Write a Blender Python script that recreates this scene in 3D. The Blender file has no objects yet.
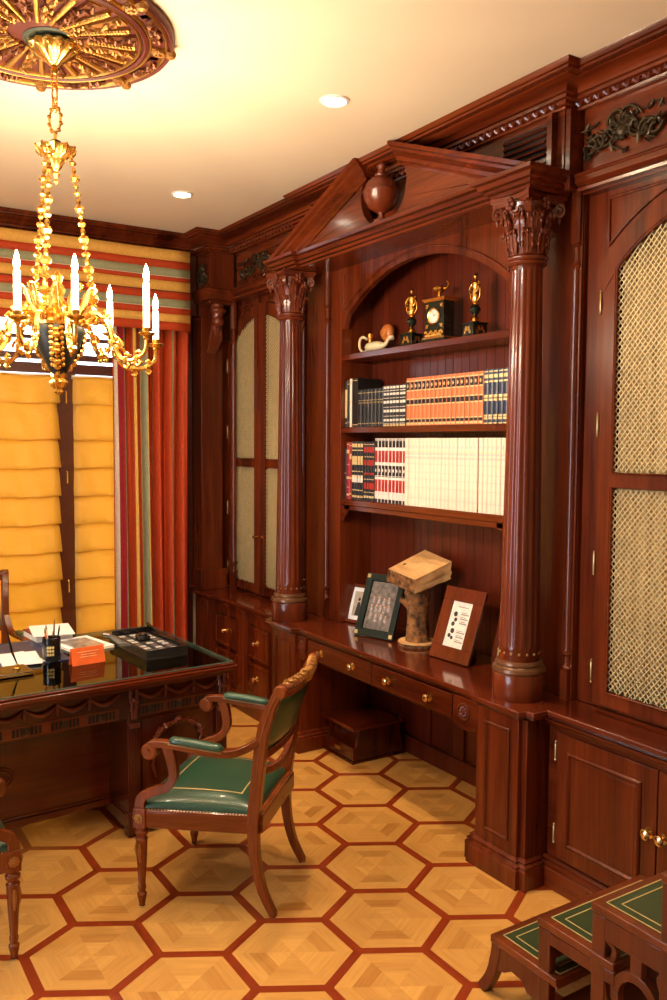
import bpy, bmesh, math, random
from mathutils import Vector, Matrix
PI = math.pi
R = math.radians
random.seed(7)
SC = bpy.context.scene
COL = SC.collection

# ------------------------------------------------------------------ camera
cam = bpy.data.cameras.new('camera')
cam.sensor_fit = 'VERTICAL'
cam.sensor_height = 36.0
cam.lens = 854.9 / 1000 * 36.0
cam.clip_start = 0.02
camo = bpy.data.objects.new('camera', cam)
COL.objects.link(camo)
YAW, PIT, ROL = 0.56655, 0.065414, -0.006248
f_ = Vector((math.sin(YAW) * math.cos(PIT), math.cos(YAW) * math.cos(PIT), -math.sin(PIT)))
r_ = Vector((math.cos(YAW), -math.sin(YAW), 0))
d_ = f_.cross(r_)
rr = math.cos(ROL) * r_ + math.sin(ROL) * d_
dd = -math.sin(ROL) * r_ + math.cos(ROL) * d_
m = Matrix.Identity(4)
for i in range(3):
    m[i][0] = rr[i]; m[i][1] = -dd[i]; m[i][2] = -f_[i]
m[0][3], m[1][3], m[2][3] = 0, 0, 1.75
camo.matrix_world = m
SC.camera = camo

# ------------------------------------------------------------------ world, light, exposure
SC.view_settings.view_transform = 'Standard'
SC.view_settings.look = 'None'
SC.view_settings.gamma = 1.0
SC.view_settings.use_curve_mapping = False
SC.view_settings.exposure = 0.58
W = bpy.data.worlds.new('daylight')
SC.world = W
W.use_nodes = True
bg = W.node_tree.nodes['Background']
bg.inputs[0].default_value = (0.80, 0.90, 1.0, 1)
bg.inputs[1].default_value = 5.0


def area(name, loc, rot, sx, sy, power, color):
    l = bpy.data.lights.new(name, 'AREA')
    l.shape = 'RECTANGLE'; l.size = sx; l.size_y = sy
    l.energy = power; l.color = color
    o = bpy.data.objects.new(name, l)
    o.location = loc; o.rotation_euler = rot
    COL.objects.link(o)
    return o


# daylight falling in through the tall window of the left wall (outside the frame)
area('window_daylight', (-2.12, 2.6, 1.55), (0, R(-90), 0), 1.9, 1.5, 30, (0.72, 0.82, 1.0))

# warm recessed ceiling lamps: (x, y); the first two are in view
DOWNLIGHTS = [(1.92, 3.03), (1.91, 4.61), (1.92, 1.45), (-0.5, 4.4), (-0.5, 1.4), (-0.5, -0.4), (1.6, -0.4)]
DOWN_POWER = 64
WARM = (1.0, 0.77, 0.50)
BULB_POWER = 9

# ------------------------------------------------------------------ materials
MATS = {}


def newmat(name):
    mt = bpy.data.materials.new(name)
    mt.use_nodes = True
    nt = mt.node_tree
    return mt, nt, nt.nodes['Principled BSDF']


def plain(name, col, rough=0.5, metal=0.0, coat=0.0, var=0.12, scale=30.0, bump=0.0, spec=0.5, **kw):
    mt, nt, b = newmat(name)
    tc = nt.nodes.new('ShaderNodeTexCoord')
    n = nt.nodes.new('ShaderNodeTexNoise'); n.inputs['Scale'].default_value = scale; n.inputs['Detail'].default_value = 4
    nt.links.new(tc.outputs['Object'], n.inputs['Vector'])
    cr = nt.nodes.new('ShaderNodeValToRGB')
    cr.color_ramp.elements[0].position = 0.3; cr.color_ramp.elements[1].position = 0.7
    cr.color_ramp.elements[0].color = tuple(c * (1 - var) for c in col) + (1,)
    cr.color_ramp.elements[1].color = tuple(min(1, c * (1 + var)) for c in col) + (1,)
    nt.links.new(n.outputs['Fac'], cr.inputs['Fac'])
    nt.links.new(cr.outputs['Color'], b.inputs['Base Color'])
    b.inputs['Roughness'].default_value = rough
    b.inputs['Metallic'].default_value = metal
    b.inputs['Coat Weight'].default_value = coat
    b.inputs['Specular IOR Level'].default_value = spec
    if bump:
        bp = nt.nodes.new('ShaderNodeBump'); bp.inputs['Strength'].default_value = bump; bp.inputs['Distance'].default_value = 0.004
        nt.links.new(n.outputs['Fac'], bp.inputs['Height']); nt.links.new(bp.outputs['Normal'], b.inputs['Normal'])
    for k, v in kw.items():
        b.inputs[k.replace('_', ' ')].default_value = v
    MATS[name] = mt
    return mt


def wood(name, dark, light, axis='z', rough=0.25, coat=0.3, scale=9.0, stretch=0.06, bump=0.08):
    mt, nt, b = newmat(name)
    tc = nt.nodes.new('ShaderNodeTexCoord')
    mp = nt.nodes.new('ShaderNodeMapping')
    s = [1, 1, 1]; s['xyz'.index(axis)] = stretch
    mp.inputs['Scale'].default_value = s
    nt.links.new(tc.outputs['Object'], mp.inputs['Vector'])
    n1 = nt.nodes.new('ShaderNodeTexNoise'); n1.inputs['Scale'].default_value = scale; n1.inputs['Detail'].default_value = 5; n1.inputs['Distortion'].default_value = 0.6
    n2 = nt.nodes.new('ShaderNodeTexNoise'); n2.inputs['Scale'].default_value = scale * 9; n2.inputs['Detail'].default_value = 3
    nt.links.new(mp.outputs[0], n1.inputs['Vector']); nt.links.new(mp.outputs[0], n2.inputs['Vector'])
    mx = nt.nodes.new('ShaderNodeMath'); mx.operation = 'MULTIPLY_ADD'; mx.inputs[1].default_value = 0.35
    nt.links.new(n2.outputs['Fac'], mx.inputs[0]); nt.links.new(n1.outputs['Fac'], mx.inputs[2])
    cr = nt.nodes.new('ShaderNodeValToRGB')
    cr.color_ramp.elements[0].position = 0.42; cr.color_ramp.elements[1].position = 0.92
    cr.color_ramp.elements[0].color = dark + (1,); cr.color_ramp.elements[1].color = light + (1,)
    nt.links.new(mx.outputs[0], cr.inputs['Fac'])
    nt.links.new(cr.outputs['Color'], b.inputs['Base Color'])
    b.inputs['Roughness'].default_value = rough
    b.inputs['Coat Weight'].default_value = coat
    b.inputs['Coat Roughness'].default_value = 0.12
    b.inputs['Specular IOR Level'].default_value = 0.3
    if bump:
        bp = nt.nodes.new('ShaderNodeBump'); bp.inputs['Strength'].default_value = bump; bp.inputs['Distance'].default_value = 0.002
        nt.links.new(n2.outputs['Fac'], bp.inputs['Height']); nt.links.new(bp.outputs['Normal'], b.inputs['Normal'])
    MATS[name] = mt
    return mt


def emis(name, col, strength):
    mt, nt, b = newmat(name)
    b.inputs['Base Color'].default_value = col + (1,)
    b.inputs['Emission Color'].default_value = col + (1,)
    b.inputs['Emission Strength'].default_value = strength
    MATS[name] = mt
    return mt


def glass(name, col=(1, 1, 1), rough=0.0):
    mt, nt, b = newmat(name)
    nt.nodes.remove(b)
    out = nt.nodes['Material Output']
    g = nt.nodes.new('ShaderNodeBsdfGlossy'); g.inputs['Roughness'].default_value = rough
    t = nt.nodes.new('ShaderNodeBsdfTransparent'); t.inputs['Color'].default_value = col + (1,)
    fr = nt.nodes.new('ShaderNodeFresnel'); fr.inputs['IOR'].default_value = 1.5
    mx = nt.nodes.new('ShaderNodeMixShader')
    nt.links.new(fr.outputs[0], mx.inputs[0]); nt.links.new(t.outputs[0], mx.inputs[1]); nt.links.new(g.outputs[0], mx.inputs[2])
    nt.links.new(mx.outputs[0], out.inputs['Surface'])
    MATS[name] = mt
    return mt


MD, ML = (0.038, 0.0042, 0.0014), (0.175, 0.0300, 0.0065)
wz = wood('mahogany_upright', MD, ML, 'z')
wy = wood('mahogany_lengthwise', MD, ML, 'y')
wx = wood('mahogany_crosswise', MD, ML, 'x')
wzd = wood('niche_boards', (0.055, 0.006, 0.002), (0.14, 0.019, 0.005), 'z', rough=0.4, coat=0.2)
wtop = wood('polished_top', MD, (0.15, 0.024, 0.007), 'y', rough=0.14, coat=0.6, bump=0.02)
wcarve = plain('carved_mahogany', (0.13, 0.022, 0.006), 0.28, coat=0.25, scale=60, bump=0.2)
wchair = wood('chair_walnut', (0.085, 0.016, 0.003), (0.27, 0.060, 0.010), 'z', rough=0.25, coat=0.25)
wchairy = wood('chair_walnut_lengthwise', (0.085, 0.016, 0.003), (0.27, 0.060, 0.010), 'y', rough=0.25, coat=0.25)
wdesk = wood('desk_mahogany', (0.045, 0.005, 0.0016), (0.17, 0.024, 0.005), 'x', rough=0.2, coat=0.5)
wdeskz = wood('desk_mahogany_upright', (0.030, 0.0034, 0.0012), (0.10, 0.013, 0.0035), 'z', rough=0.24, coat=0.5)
wdesklight = wood('desk_satinwood_inlay', (0.11, 0.020, 0.004), (0.22, 0.045, 0.009), 'x', rough=0.3)
bronze = plain('dark_bronze', (0.055, 0.038, 0.018), 0.38, 0.55, scale=50, bump=0.2)
darkmetal = plain('black_bronze', (0.012, 0.012, 0.008), 0.4, 0.2)
mgold = plain('antique_gilding', (0.50, 0.26, 0.055), 0.38, 0.85, scale=60)
gold = plain('gilt_brass', (0.86, 0.52, 0.13), 0.24, 1.0, scale=60)
goldcarve = plain('gilded_carving', (0.34, 0.155, 0.035), 0.42, 0.6, scale=90, bump=0.3)
brass = plain('brass', (0.80, 0.55, 0.22), 0.2, 1.0)
redpaint = plain('red_painted_wood', (0.085, 0.010, 0.004), 0.5)
greenpaint = plain('green_painted_ground', (0.05, 0.06, 0.035), 0.5)
ceilm = plain('ceiling_plaster', (0.77, 0.665, 0.49), 0.85, var=0.015, scale=4, spec=0.2)
wallm = plain('wall_plaster', (0.62, 0.50, 0.33), 0.9, var=0.03, spec=0.2)
green = plain('green_leather', (0.020, 0.072, 0.038), 0.3, coat=0.3, scale=140, bump=0.06, var=0.2)
greend = plain('olive_green_leather', (0.030, 0.050, 0.018), 0.35, coat=0.15, scale=140, bump=0.08, var=0.2)
gilt = plain('gilt_tooling', (0.62, 0.48, 0.20), 0.45, 0.3)
candle = plain('glowing_candle_ivory', (0.9, 0.85, 0.72), 0.5, Emission_Color=(1.0, 0.86, 0.6, 1), Emission_Strength=1.2)  # weak emission paints the bulbs' glow onto the candle tubes
bulbm = emis('lit_bulb', (1.0, 0.80, 0.48), 55.0)
lampm = emis('lit_downlight', (1.0, 0.88, 0.66), 30.0)
whitem = plain('white_enamel', (0.85, 0.82, 0.75), 0.4, var=0.02)
black = plain('black_lacquer', (0.008, 0.007, 0.007), 0.22, coat=0.4)
blackm = plain('black_marble', (0.012, 0.02, 0.014), 0.15, var=0.5, scale=18)
cream = plain('cream_ceramic', (0.78, 0.68, 0.42), 0.25, coat=0.4, var=0.05)
amber = plain('amber_glaze', (0.55, 0.17, 0.03), 0.25, coat=0.5, var=0.25, scale=25)
paper = plain('white_paper', (0.86, 0.86, 0.86), 0.7, var=0.02)
pages = plain('book_pages', (0.80, 0.72, 0.55), 0.8, var=0.06)
glasst = glass('desk_glass', (0.90, 0.97, 0.93))
paneg = glass('window_glass', (0.98, 1, 1))
glassedge = plain('green_glass_edge', (0.10, 0.16, 0.13), 0.1, coat=0.5)
navy = plain('navy_leather', (0.022, 0.030, 0.085), 0.4)
hinge = plain('aged_brass', (0.45, 0.33, 0.14), 0.35, 1.0)
dark = plain('dark_recess', (0.012, 0.006, 0.004), 0.8)
feltg = plain('green_felt', (0.015, 0.07, 0.05), 0.8)
wdark = plain('window_frame_wood', (0.075, 0.014, 0.006), 0.4, coat=0.3)
chrome = plain('chrome_hinge', (0.7, 0.68, 0.62), 0.25, 1.0)

# sheer gold fabric in the wire doors
fabric = plain('gathered_gold_fabric', (0.46, 0.33, 0.13), 0.7, var=0.15, scale=25)
wire = plain('brass_wire', (0.62, 0.50, 0.26), 0.5, 0.15)


def blindmat():
    mt, nt, b = newmat('yellow_silk_blind')
    tc = nt.nodes.new('ShaderNodeTexCoord')
    n = nt.nodes.new('ShaderNodeTexNoise'); n.inputs['Scale'].default_value = 9; n.inputs['Detail'].default_value = 5; n.inputs['Distortion'].default_value = 0.7
    mp = nt.nodes.new('ShaderNodeMapping'); mp.inputs['Scale'].default_value = (1, 1, 2.4)
    nt.links.new(tc.outputs['Object'], mp.inputs[0]); nt.links.new(mp.outputs[0], n.inputs['Vector'])
    b.inputs['Base Color'].default_value = (0.82, 0.49, 0.085, 1)
    b.inputs['Roughness'].default_value = 0.5
    bp = nt.nodes.new('ShaderNodeBump'); bp.inputs['Strength'].default_value = 0.5; bp.inputs['Distance'].default_value = 0.015
    nt.links.new(n.outputs['Fac'], bp.inputs['Height']); nt.links.new(bp.outputs['Normal'], b.inputs['Normal'])
    tr = nt.nodes.new('ShaderNodeBsdfTranslucent'); tr.inputs['Color'].default_value = (0.88, 0.54, 0.10, 1)
    mx = nt.nodes.new('ShaderNodeMixShader'); mx.inputs[0].default_value = 0.45
    nt.links.new(b.outputs[0], mx.inputs[1]); nt.links.new(tr.outputs[0], mx.inputs[2])
    nt.links.new(mx.outputs[0], nt.nodes['Material Output'].inputs['Surface'])
    return mt


blindm = blindmat()


def cloth(name, col):
    return plain(name, col, 0.6, var=0.08, scale=60, spec=.2)


c_red = cloth('cloth_brick_red', (0.46, 0.055, 0.014))
c_dred = cloth('cloth_dark_red', (0.26, 0.014, 0.018))
c_gold = cloth('cloth_gold', (0.70, 0.38, 0.08))
c_sage = cloth('cloth_sage', (0.30, 0.30, 0.17))
c_cream = cloth('cloth_cream', (0.62, 0.50, 0.36))
c_brown = cloth('cloth_brown', (0.20, 0.045, 0.02))


def floormat(name, dark_, light_, rough):
    """parquet veneer: grain runs along the UV u axis, board tone from a face attribute"""
    mt, nt, b = newmat(name)
    uv = nt.nodes.new('ShaderNodeUVMap'); uv.uv_map = 'grain'
    mp = nt.nodes.new('ShaderNodeMapping'); mp.inputs['Scale'].default_value = (2.5, 28, 1)
    nt.links.new(uv.outputs[0], mp.inputs[0])
    n = nt.nodes.new('ShaderNodeTexNoise'); n.inputs['Scale'].default_value = 3; n.inputs['Detail'].default_value = 6; n.inputs['Distortion'].default_value = 0.4
    nt.links.new(mp.outputs[0], n.inputs['Vector'])
    at = nt.nodes.new('ShaderNodeAttribute'); at.attribute_name = 'tone'
    ad = nt.nodes.new('ShaderNodeMath'); ad.operation = 'MULTIPLY_ADD'; ad.inputs[1].default_value = 0.45
    nt.links.new(n.outputs['Fac'], ad.inputs[0]); nt.links.new(at.outputs['Fac'], ad.inputs[2])
    cr = nt.nodes.new('ShaderNodeValToRGB')
    cr.color_ramp.elements[0].position = 0.15; cr.color_ramp.elements[1].position = 0.95
    cr.color_ramp.elements[0].color = dark_ + (1,); cr.color_ramp.elements[1].color = light_ + (1,)
    nt.links.new(ad.outputs[0], cr.inputs['Fac']); nt.links.new(cr.outputs['Color'], b.inputs['Base Color'])
    b.inputs['Roughness'].default_value = rough
    b.inputs['Coat Weight'].default_value = 0.25; b.inputs['Coat Roughness'].default_value = 0.2
    return mt


fl_hex = floormat('maple_parquet', (0.46, 0.19, 0.036), (0.84, 0.47, 0.125), 0.30)
fl_band = floormat('mahogany_parquet_band', (0.20, 0.024, 0.005), (0.34, 0.050, 0.009), 0.28)

# ------------------------------------------------------------------ mesh helper


class MB:
    def __init__(s):
        s.bm = bmesh.new()

    def face(s, vs, mi=0):
        try:
            f = s.bm.faces.new(vs); f.material_index = mi
            return f
        except ValueError:
            return None

    def box(s, x0, x1, y0, y1, z0, z1, mi=0):
        v = [s.bm.verts.new((x, y, z)) for x in (x0, x1) for y in (y0, y1) for z in (z0, z1)]
        for q in ((0, 1, 3, 2), (4, 6, 7, 5), (0, 4, 5, 1), (2, 3, 7, 6), (0, 2, 6, 4), (1, 5, 7, 3)):
            s.face([v[i] for i in q], mi)
        return s

    def obox(s, c, u, v, w, mi=0):
        """box from centre and three half-axis vectors"""
        c, u, v, w = Vector(c), Vector(u), Vector(v), Vector(w)
        p = [s.bm.verts.new(c + a * u + b * v + d * w) for a in (-1, 1) for b in (-1, 1) for d in (-1, 1)]
        for q in ((0, 1, 3, 2), (4, 6, 7, 5), (0, 4, 5, 1), (2, 3, 7, 6), (0, 2, 6, 4), (1, 5, 7, 3)):
            s.face([p[i] for i in q], mi)
        return s

    def prism(s, poly, axis, a0, a1, mi=0):
        """poly: 2D points; axis 'x' -> (y,z), 'y' -> (x,z), 'z' -> (x,y)"""
        def P(p, a):
            return {'x': (a, p[0], p[1]), 'y': (p[0], a, p[1]), 'z': (p[0], p[1], a)}[axis]
        A = [s.bm.verts.new(P(p, a0)) for p in poly]
        B = [s.bm.verts.new(P(p, a1)) for p in poly]
        n = len(poly)
        s.face(A, mi); s.face(B[::-1], mi)
        for i in range(n):
            s.face([A[i], B[i], B[(i + 1) % n], A[(i + 1) % n]], mi)
        return s

    def rings(s, rs, mi=0, cap=True, closed_ring=True):
        n = len(rs[0])
        V = [[s.bm.verts.new(p) for p in r] for r in rs]
        for a, b in zip(V, V[1:]):
            for i in range(n if closed_ring else n - 1):
                s.face([a[i], a[(i + 1) % n], b[(i + 1) % n], b[i]], mi)
        if cap:
            s.face(V[0][::-1], mi); s.face(V[-1], mi)
        return s

    def lathe(s, prof, c=(0, 0, 0), seg=20, mi=0, ax='z', mod=None, scale=(1, 1)):
        rs = []
        for r, h in prof:
            ring = []
            for k in range(seg):
                a = 2 * PI * k / seg
                q = r * (mod(a, h) if mod else 1)
                x, y = q * math.cos(a) * scale[0], q * math.sin(a) * scale[1]
                p = {'z': (x, y, h), 'x': (h, x, y), 'y': (y, h, x)}[ax]
                ring.append((c[0] + p[0], c[1] + p[1], c[2] + p[2]))
            rs.append(ring)
        return s.rings(rs, mi)

    def tube(s, pts, rad, seg=8, mi=0, flat=None, twist=0.0):
        """flat: (a,b) ellipse multipliers along side/up frame"""
        pts = [Vector(p) for p in pts]
        n = len(pts)
        if not isinstance(rad, (list, tuple)):
            rad = [rad] * n
        T = [(pts[min(i + 1, n - 1)] - pts[max(i - 1, 0)]).normalized() for i in range(n)]
        up = Vector((0, 0, 1)) if abs(T[0].z) < 0.9 else Vector((1, 0, 0))
        N = (up - T[0] * up.dot(T[0])).normalized()
        rs = []
        for i in range(n):
            N = (N - T[i] * N.dot(T[i])).normalized()
            B = T[i].cross(N)
            fa, fb = flat or (1, 1)
            rs.append([pts[i] + rad[i] * (fb * math.cos(2 * PI * k / seg) * N + fa * math.sin(2 * PI * k / seg) * B) for k in range(seg)])
        return s.rings(rs, mi)

    def ribbon(s, pts, wdir, halfw, halfh, mi=0):
        """rectangular bar along pts; wdir fixed width direction, height perpendicular; halfh may be list"""
        pts = [Vector(p) for p in pts]; n = len(pts); wd = Vector(wdir).normalized()
        hh = halfh if isinstance(halfh, (list, tuple)) else [halfh] * n
        hw = halfw if isinstance(halfw, (list, tuple)) else [halfw] * n
        rs = []
        for i in range(n):
            t = (pts[min(i + 1, n - 1)] - pts[max(i - 1, 0)]).normalized()
            nn = t.cross(wd).normalized()
            rs.append([pts[i] + wd * hw[i] + nn * hh[i], pts[i] + wd * hw[i] - nn * hh[i], pts[i] - wd * hw[i] - nn * hh[i], pts[i] - wd * hw[i] + nn * hh[i]])
        return s.rings(rs, mi)

    def ball(s, c, r, seg=10, mi=0, sc=(1, 1, 1)):
        n = max(4, seg // 2)
        rs = []
        for i in range(n + 1):
            t = PI * (i / n) if 0 < i < n else (0.02 if i == 0 else PI - 0.02)
            rs.append([(c[0] + sc[0] * r * math.sin(t) * math.cos(2 * PI * k / seg), c[1] + sc[1] * r * math.sin(t) * math.sin(2 * PI * k / seg), c[2] - sc[2] * r * math.cos(t)) for k in range(seg)])
        return s.rings(rs, mi)

    def sweep(s, prof, path, mi=0):
        """prof [(out,z)] closed polygon; path plan polyline, out = left of travel"""
        n = len(path); rs = []
        for i, p in enumerate(path):
            p = Vector(p)
            ns = []
            if i > 0:
                d = (p - Vector(path[i - 1])).normalized(); ns.append(Vector((-d.y, d.x)))
            if i < n - 1:
                d = (Vector(path[i + 1]) - p).normalized(); ns.append(Vector((-d.y, d.x)))
            if len(ns) == 2:
                b = (ns[0] + ns[1]); b = b / max(1e-6, b.length); k = 1 / max(0.2, b.dot(ns[0])); off = b * k
            else:
                off = ns[0]
            rs.append([(p.x + off.x * o, p.y + off.y * o, z) for o, z in prof])
        return s.rings(rs, mi)

    def build(s, name, mats, parent=None, origin=None, bevel=0, smooth=38, label=None, local=False):
        bm = s.bm
        bmesh.ops.recalc_face_normals(bm, faces=bm.faces)
        me = bpy.data.meshes.new(name)
        if origin is None:
            origin = parent.get('_o', (0, 0, 0)) if parent else (0, 0, 0)
        if not local:
            bmesh.ops.translate(bm, verts=bm.verts, vec=-Vector(origin))
        bm.to_mesh(me); bm.free()
        for mt in (mats if isinstance(mats, (list, tuple)) else [mats]):
            me.materials.append(mt)
        if smooth:
            me.polygons.foreach_set('use_smooth', [True] * len(me.polygons))
            me.set_sharp_from_angle(angle=R(smooth))
        o = bpy.data.objects.new(name, me)
        COL.objects.link(o)
        if parent:
            o.parent = parent
            o['_o'] = origin
        else:
            o.location = origin
            o['_o'] = origin
        if bevel:
            bv = o.modifiers.new('bevel', 'BEVEL'); bv.width = bevel; bv.segments = 2; bv.limit_method = 'ANGLE'; bv.angle_limit = R(50)
        if label:
            o['label'] = label
        return o


def thing(name, label, cat, loc=(0, 0, 0), rz=0.0, group=None, local=False):
    o = bpy.data.objects.new(name, None)
    o.empty_display_size = 0.1
    COL.objects.link(o)
    o.location = loc; o.rotation_euler = (0, 0, rz)
    o['label'] = label; o['category'] = cat
    o['_o'] = (0, 0, 0) if local else loc
    if group:
        o['group'] = group
    return o


def tag(o, label, cat, group=None, kind=None):
    o['label'] = label; o['category'] = cat
    if group:
        o['group'] = group
    if kind:
        o['kind'] = kind
    return o


def struct(o):
    o['kind'] = 'structure'
    return o


def kids(o):
    return [c for c in COL.objects if c.parent == o]


def dup(root, loc, rz=None, label=None, group=None, parent=None):
    c = root.copy(); COL.objects.link(c)
    c.parent = parent
    if parent is None:
        c.location = loc
        if rz is not None:
            c.rotation_euler = (0, 0, rz)
    if label:
        c['label'] = label
    if group:
        c['group'] = group
    for ch in kids(root):
        dup(ch, None, parent=c)
    return c


def catmull(P, n=8):
    P = [Vector(p) for p in P]; out = []
    for i in range(len(P) - 1):
        a, b, c, d = P[max(i - 1, 0)], P[i], P[i + 1], P[min(i + 2, len(P) - 1)]
        for k in range(n):
            t = k / n
            out.append(0.5 * ((2 * b) + (c - a) * t + (2 * a - 5 * b + 4 * c - d) * t * t + (3 * b - a - 3 * c + d) * t ** 3))
    out.append(P[-1])
    return out


def arc(cy, cz, r, a0, a1, n=20):
    return [(cy + r * math.cos(a0 + (a1 - a0) * i / n), cz + r * math.sin(a0 + (a1 - a0) * i / n)) for i in range(n + 1)]


# ------------------------------------------------------------------ room shell
CEIL = 3.15
XW = 3.05      # cabinet wall
YW = 5.75      # window wall
XL = -2.2      # left wall
YN = -1.5      # wall behind the camera

# floor: hexagon parquet, one mesh
PSI = R(-30)
S = 0.2287
OX, OY = -0.6950, 3.2396


def hx(u, v):
    return (math.cos(PSI) * u - math.sin(PSI) * v, math.sin(PSI) * u + math.cos(PSI) * v)


fb = MB(); bm = fb.bm
uvl = bm.loops.layers.uv.new('grain')
tonel = bm.faces.layers.float.new('tone')


def fface(pts, mi, tone, d, z=0.0):
    vs = [bm.verts.new((p[0], p[1], z)) for p in pts]
    f = bm.faces.new(vs); f.material_index = mi; f[tonel] = tone
    d = Vector(d).normalized(); nrm = Vector((-d.y, d.x)); off = random.random() * 20
    for l in f.loops:
        p = Vector(l.vert.co.xy)
        l[uvl].uv = (p.dot(d) + off, p.dot(nrm) + off)


for i in range(-16, 20):
    for j in range(-18, 20):
        cu, cv = OX + 1.5 * S * i, OY + math.sqrt(3) * S * (j + i / 2)
        c = hx(cu, cv)
        if not (XL - .5 < c[0] < XW + .5 and YN - .5 < c[1] < YW + .5):
            continue
        def hp(r, k):
            a = R(60 * k)
            return hx(cu + r * S * math.cos(a), cv + r * S * math.sin(a))
        base = random.uniform(-.06, .06)
        dk = random.choice((0, 1, 2))
        rr_ = [1.0, 0.914, 0.66, 0.40, 0.0]
        for k in range(6):
            e = Vector(hp(1, k + 1)) - Vector(hp(1, k))
            fface([hp(1, k), hp(.914, k), hp(.914, k + 1), hp(1, k + 1)], 1, random.uniform(.2, .5), e)
            for q in range(1, 4):
                if q == 2 and k in (dk, dk + 3, (dk + 3) % 6):
                    tone = .08
                elif q == 2:
                    tone = .30
                else:
                    tone = .34 if q == 1 else (.42 if k % 2 else .28)
                tone += base + random.uniform(-.07, .07)
                a, b_ = rr_[q], rr_[q + 1]
                if b_ > 0:
                    fface([hp(a, k), hp(b_, k), hp(b_, k + 1), hp(a, k + 1)], 0, tone, e)
                else:
                    fface([hp(a, k), c, hp(a, k + 1)], 0, tone, e)
for co, no in (((XL, 0, 0), (-1, 0, 0)), ((XW, 0, 0), (1, 0, 0)), ((0, YN, 0), (0, -1, 0)), ((0, YW, 0), (0, 1, 0))):
    bmesh.ops.bisect_plane(bm, geom=bm.verts[:] + bm.edges[:] + bm.faces[:], plane_co=co, plane_no=no, clear_outer=True)
fb.box(XL, XW, YN, YW, -0.12, -0.003, 1)
o = fb.build('floor', [fl_hex, fl_band], smooth=0)
struct(o)

struct(MB().box(XL - .1, XW + .1, YN - .1, YW + .1, CEIL, CEIL + .12).build('ceiling', ceilm, smooth=0))
struct(MB().box(XW, XW + .12, YN, YW + .12, 0, CEIL).build('wall_right', wallm, smooth=0))
struct(MB().box(XL, XW, YN - .12, YN, 0, CEIL).build('wall_near', wallm, smooth=0))
# left wall with a tall window opening
lw = MB()
lw.box(XL - .12, XL, YN, 1.8, 0, CEIL); lw.box(XL - .12, XL, 3.4, YW + .12, 0, CEIL)
lw.box(XL - .12, XL, 1.8, 3.4, 0, .5); lw.box(XL - .12, XL, 1.8, 3.4, 2.6, CEIL)
struct(lw.build('wall_left', wallm, smooth=0))
# window wall: opening x -1.2..2.05, z 0.25..2.5
WX0, WX1, WZ0, WZ1 = -1.3, 2.15, 0.22, 2.62
bw = MB()
bw.box(XL, WX0, YW, YW + .12, 0, CEIL); bw.box(WX1, XW, YW, YW + .12, 0, CEIL)
bw.box(WX0, WX1, YW, YW + .12, 0, WZ0); bw.box(WX0, WX1, YW, YW + .12, WZ1, CEIL)
struct(bw.build('wall_back', wallm, smooth=0))

# window: frame posts, transom rails, panes
win = MB()
for x0, x1 in ((WX0, WX0 + .08), (-.02, .11), (1.462, 1.600), (WX1 - .08, WX1)):
    win.box(x0, x1, YW - .075, YW + .05, WZ0, WZ1)
win.box(WX0, WX1, YW - .055, YW + .05, WZ0, WZ0 + .09)
win.box(WX0, WX1, YW - .06, YW + .05, 2.195, 2.262)
win.box(WX0, WX1, YW - .045, YW + .04, 2.285, 2.325)
win.box(WX0, WX1, YW - .03, YW + .03, 2.415, 2.44)
win.box(WX0, WX1, YW - .055, YW + .05, WZ1 - .07, WZ1)
wino = struct(win.build('window_1', wdark, bevel=.004))
hgm = MB()
for zc in (2.04, 1.52, .80):
    hgm.lathe([(.006, zc - .04), (.008, zc - .03), (.006, zc + .03), (.008, zc + .035), (.004, zc + .045)], (1.533, YW - .083, 0), 8)
hgm.build('hinge', brass, wino)
g = MB().box(WX0, WX1, YW + .015, YW + .021, WZ0, WZ1).build('window_pane', paneg, wino, smooth=0)
# left wall window outside the frame
w2 = MB()
for y0, y1 in ((1.8, 1.88), (2.56, 2.64), (3.32, 3.4)):
    w2.box(XL - .08, XL + .02, y0, y1, .5, 2.6)
for z0, z1 in ((.5, .58), (1.9, 1.96), (2.52, 2.6)):
    w2.box(XL - .08, XL + .02, 1.8, 3.4, z0, z1)
w2o = struct(w2.build('window_2', wdark, bevel=.004))
MB().box(XL - .05, XL - .045, 1.8, 3.4, .5, 2.6).build('window_pane', paneg, w2o, smooth=0)

# crown moulding profiles
F = 0.0


def crownprof(p=0.17):
    return [(0, 2.955), (.018, 2.955), (.022, 2.968), (.018, 2.975), (.030, 2.982), (.034, 3.004), (.046, 3.010), (.048, 3.030), (.060, 3.036),
            (.066, 3.052), (.084, 3.076), (.112, 3.090), (.118, 3.100), (.146, 3.102), (.148, 3.116), (.158, 3.120), (.166, 3.138), (p, 3.1495), (0, 3.1495)]


def lowcrown(p=0.17):
    return [(o_, 3.1495 - (3.1495 - z_) * .56) for o_, z_ in crownprof(p)]


crown_path = [(2.63, 0.2), (2.63, 2.39), (2.57, 2.39), (2.57, 4.16), (2.60, 4.16), (2.60, 5.41), (2.44, 5.41), (2.44, 5.62), (1.9, 5.62), (-2.2, 5.62)]
cr = MB(); cr.sweep(lowcrown(), crown_path)
crown = struct(cr.build('trim_1', wy))
# carved leaf band in the crown, in view along the cabinet wall
lf = MB()


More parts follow.
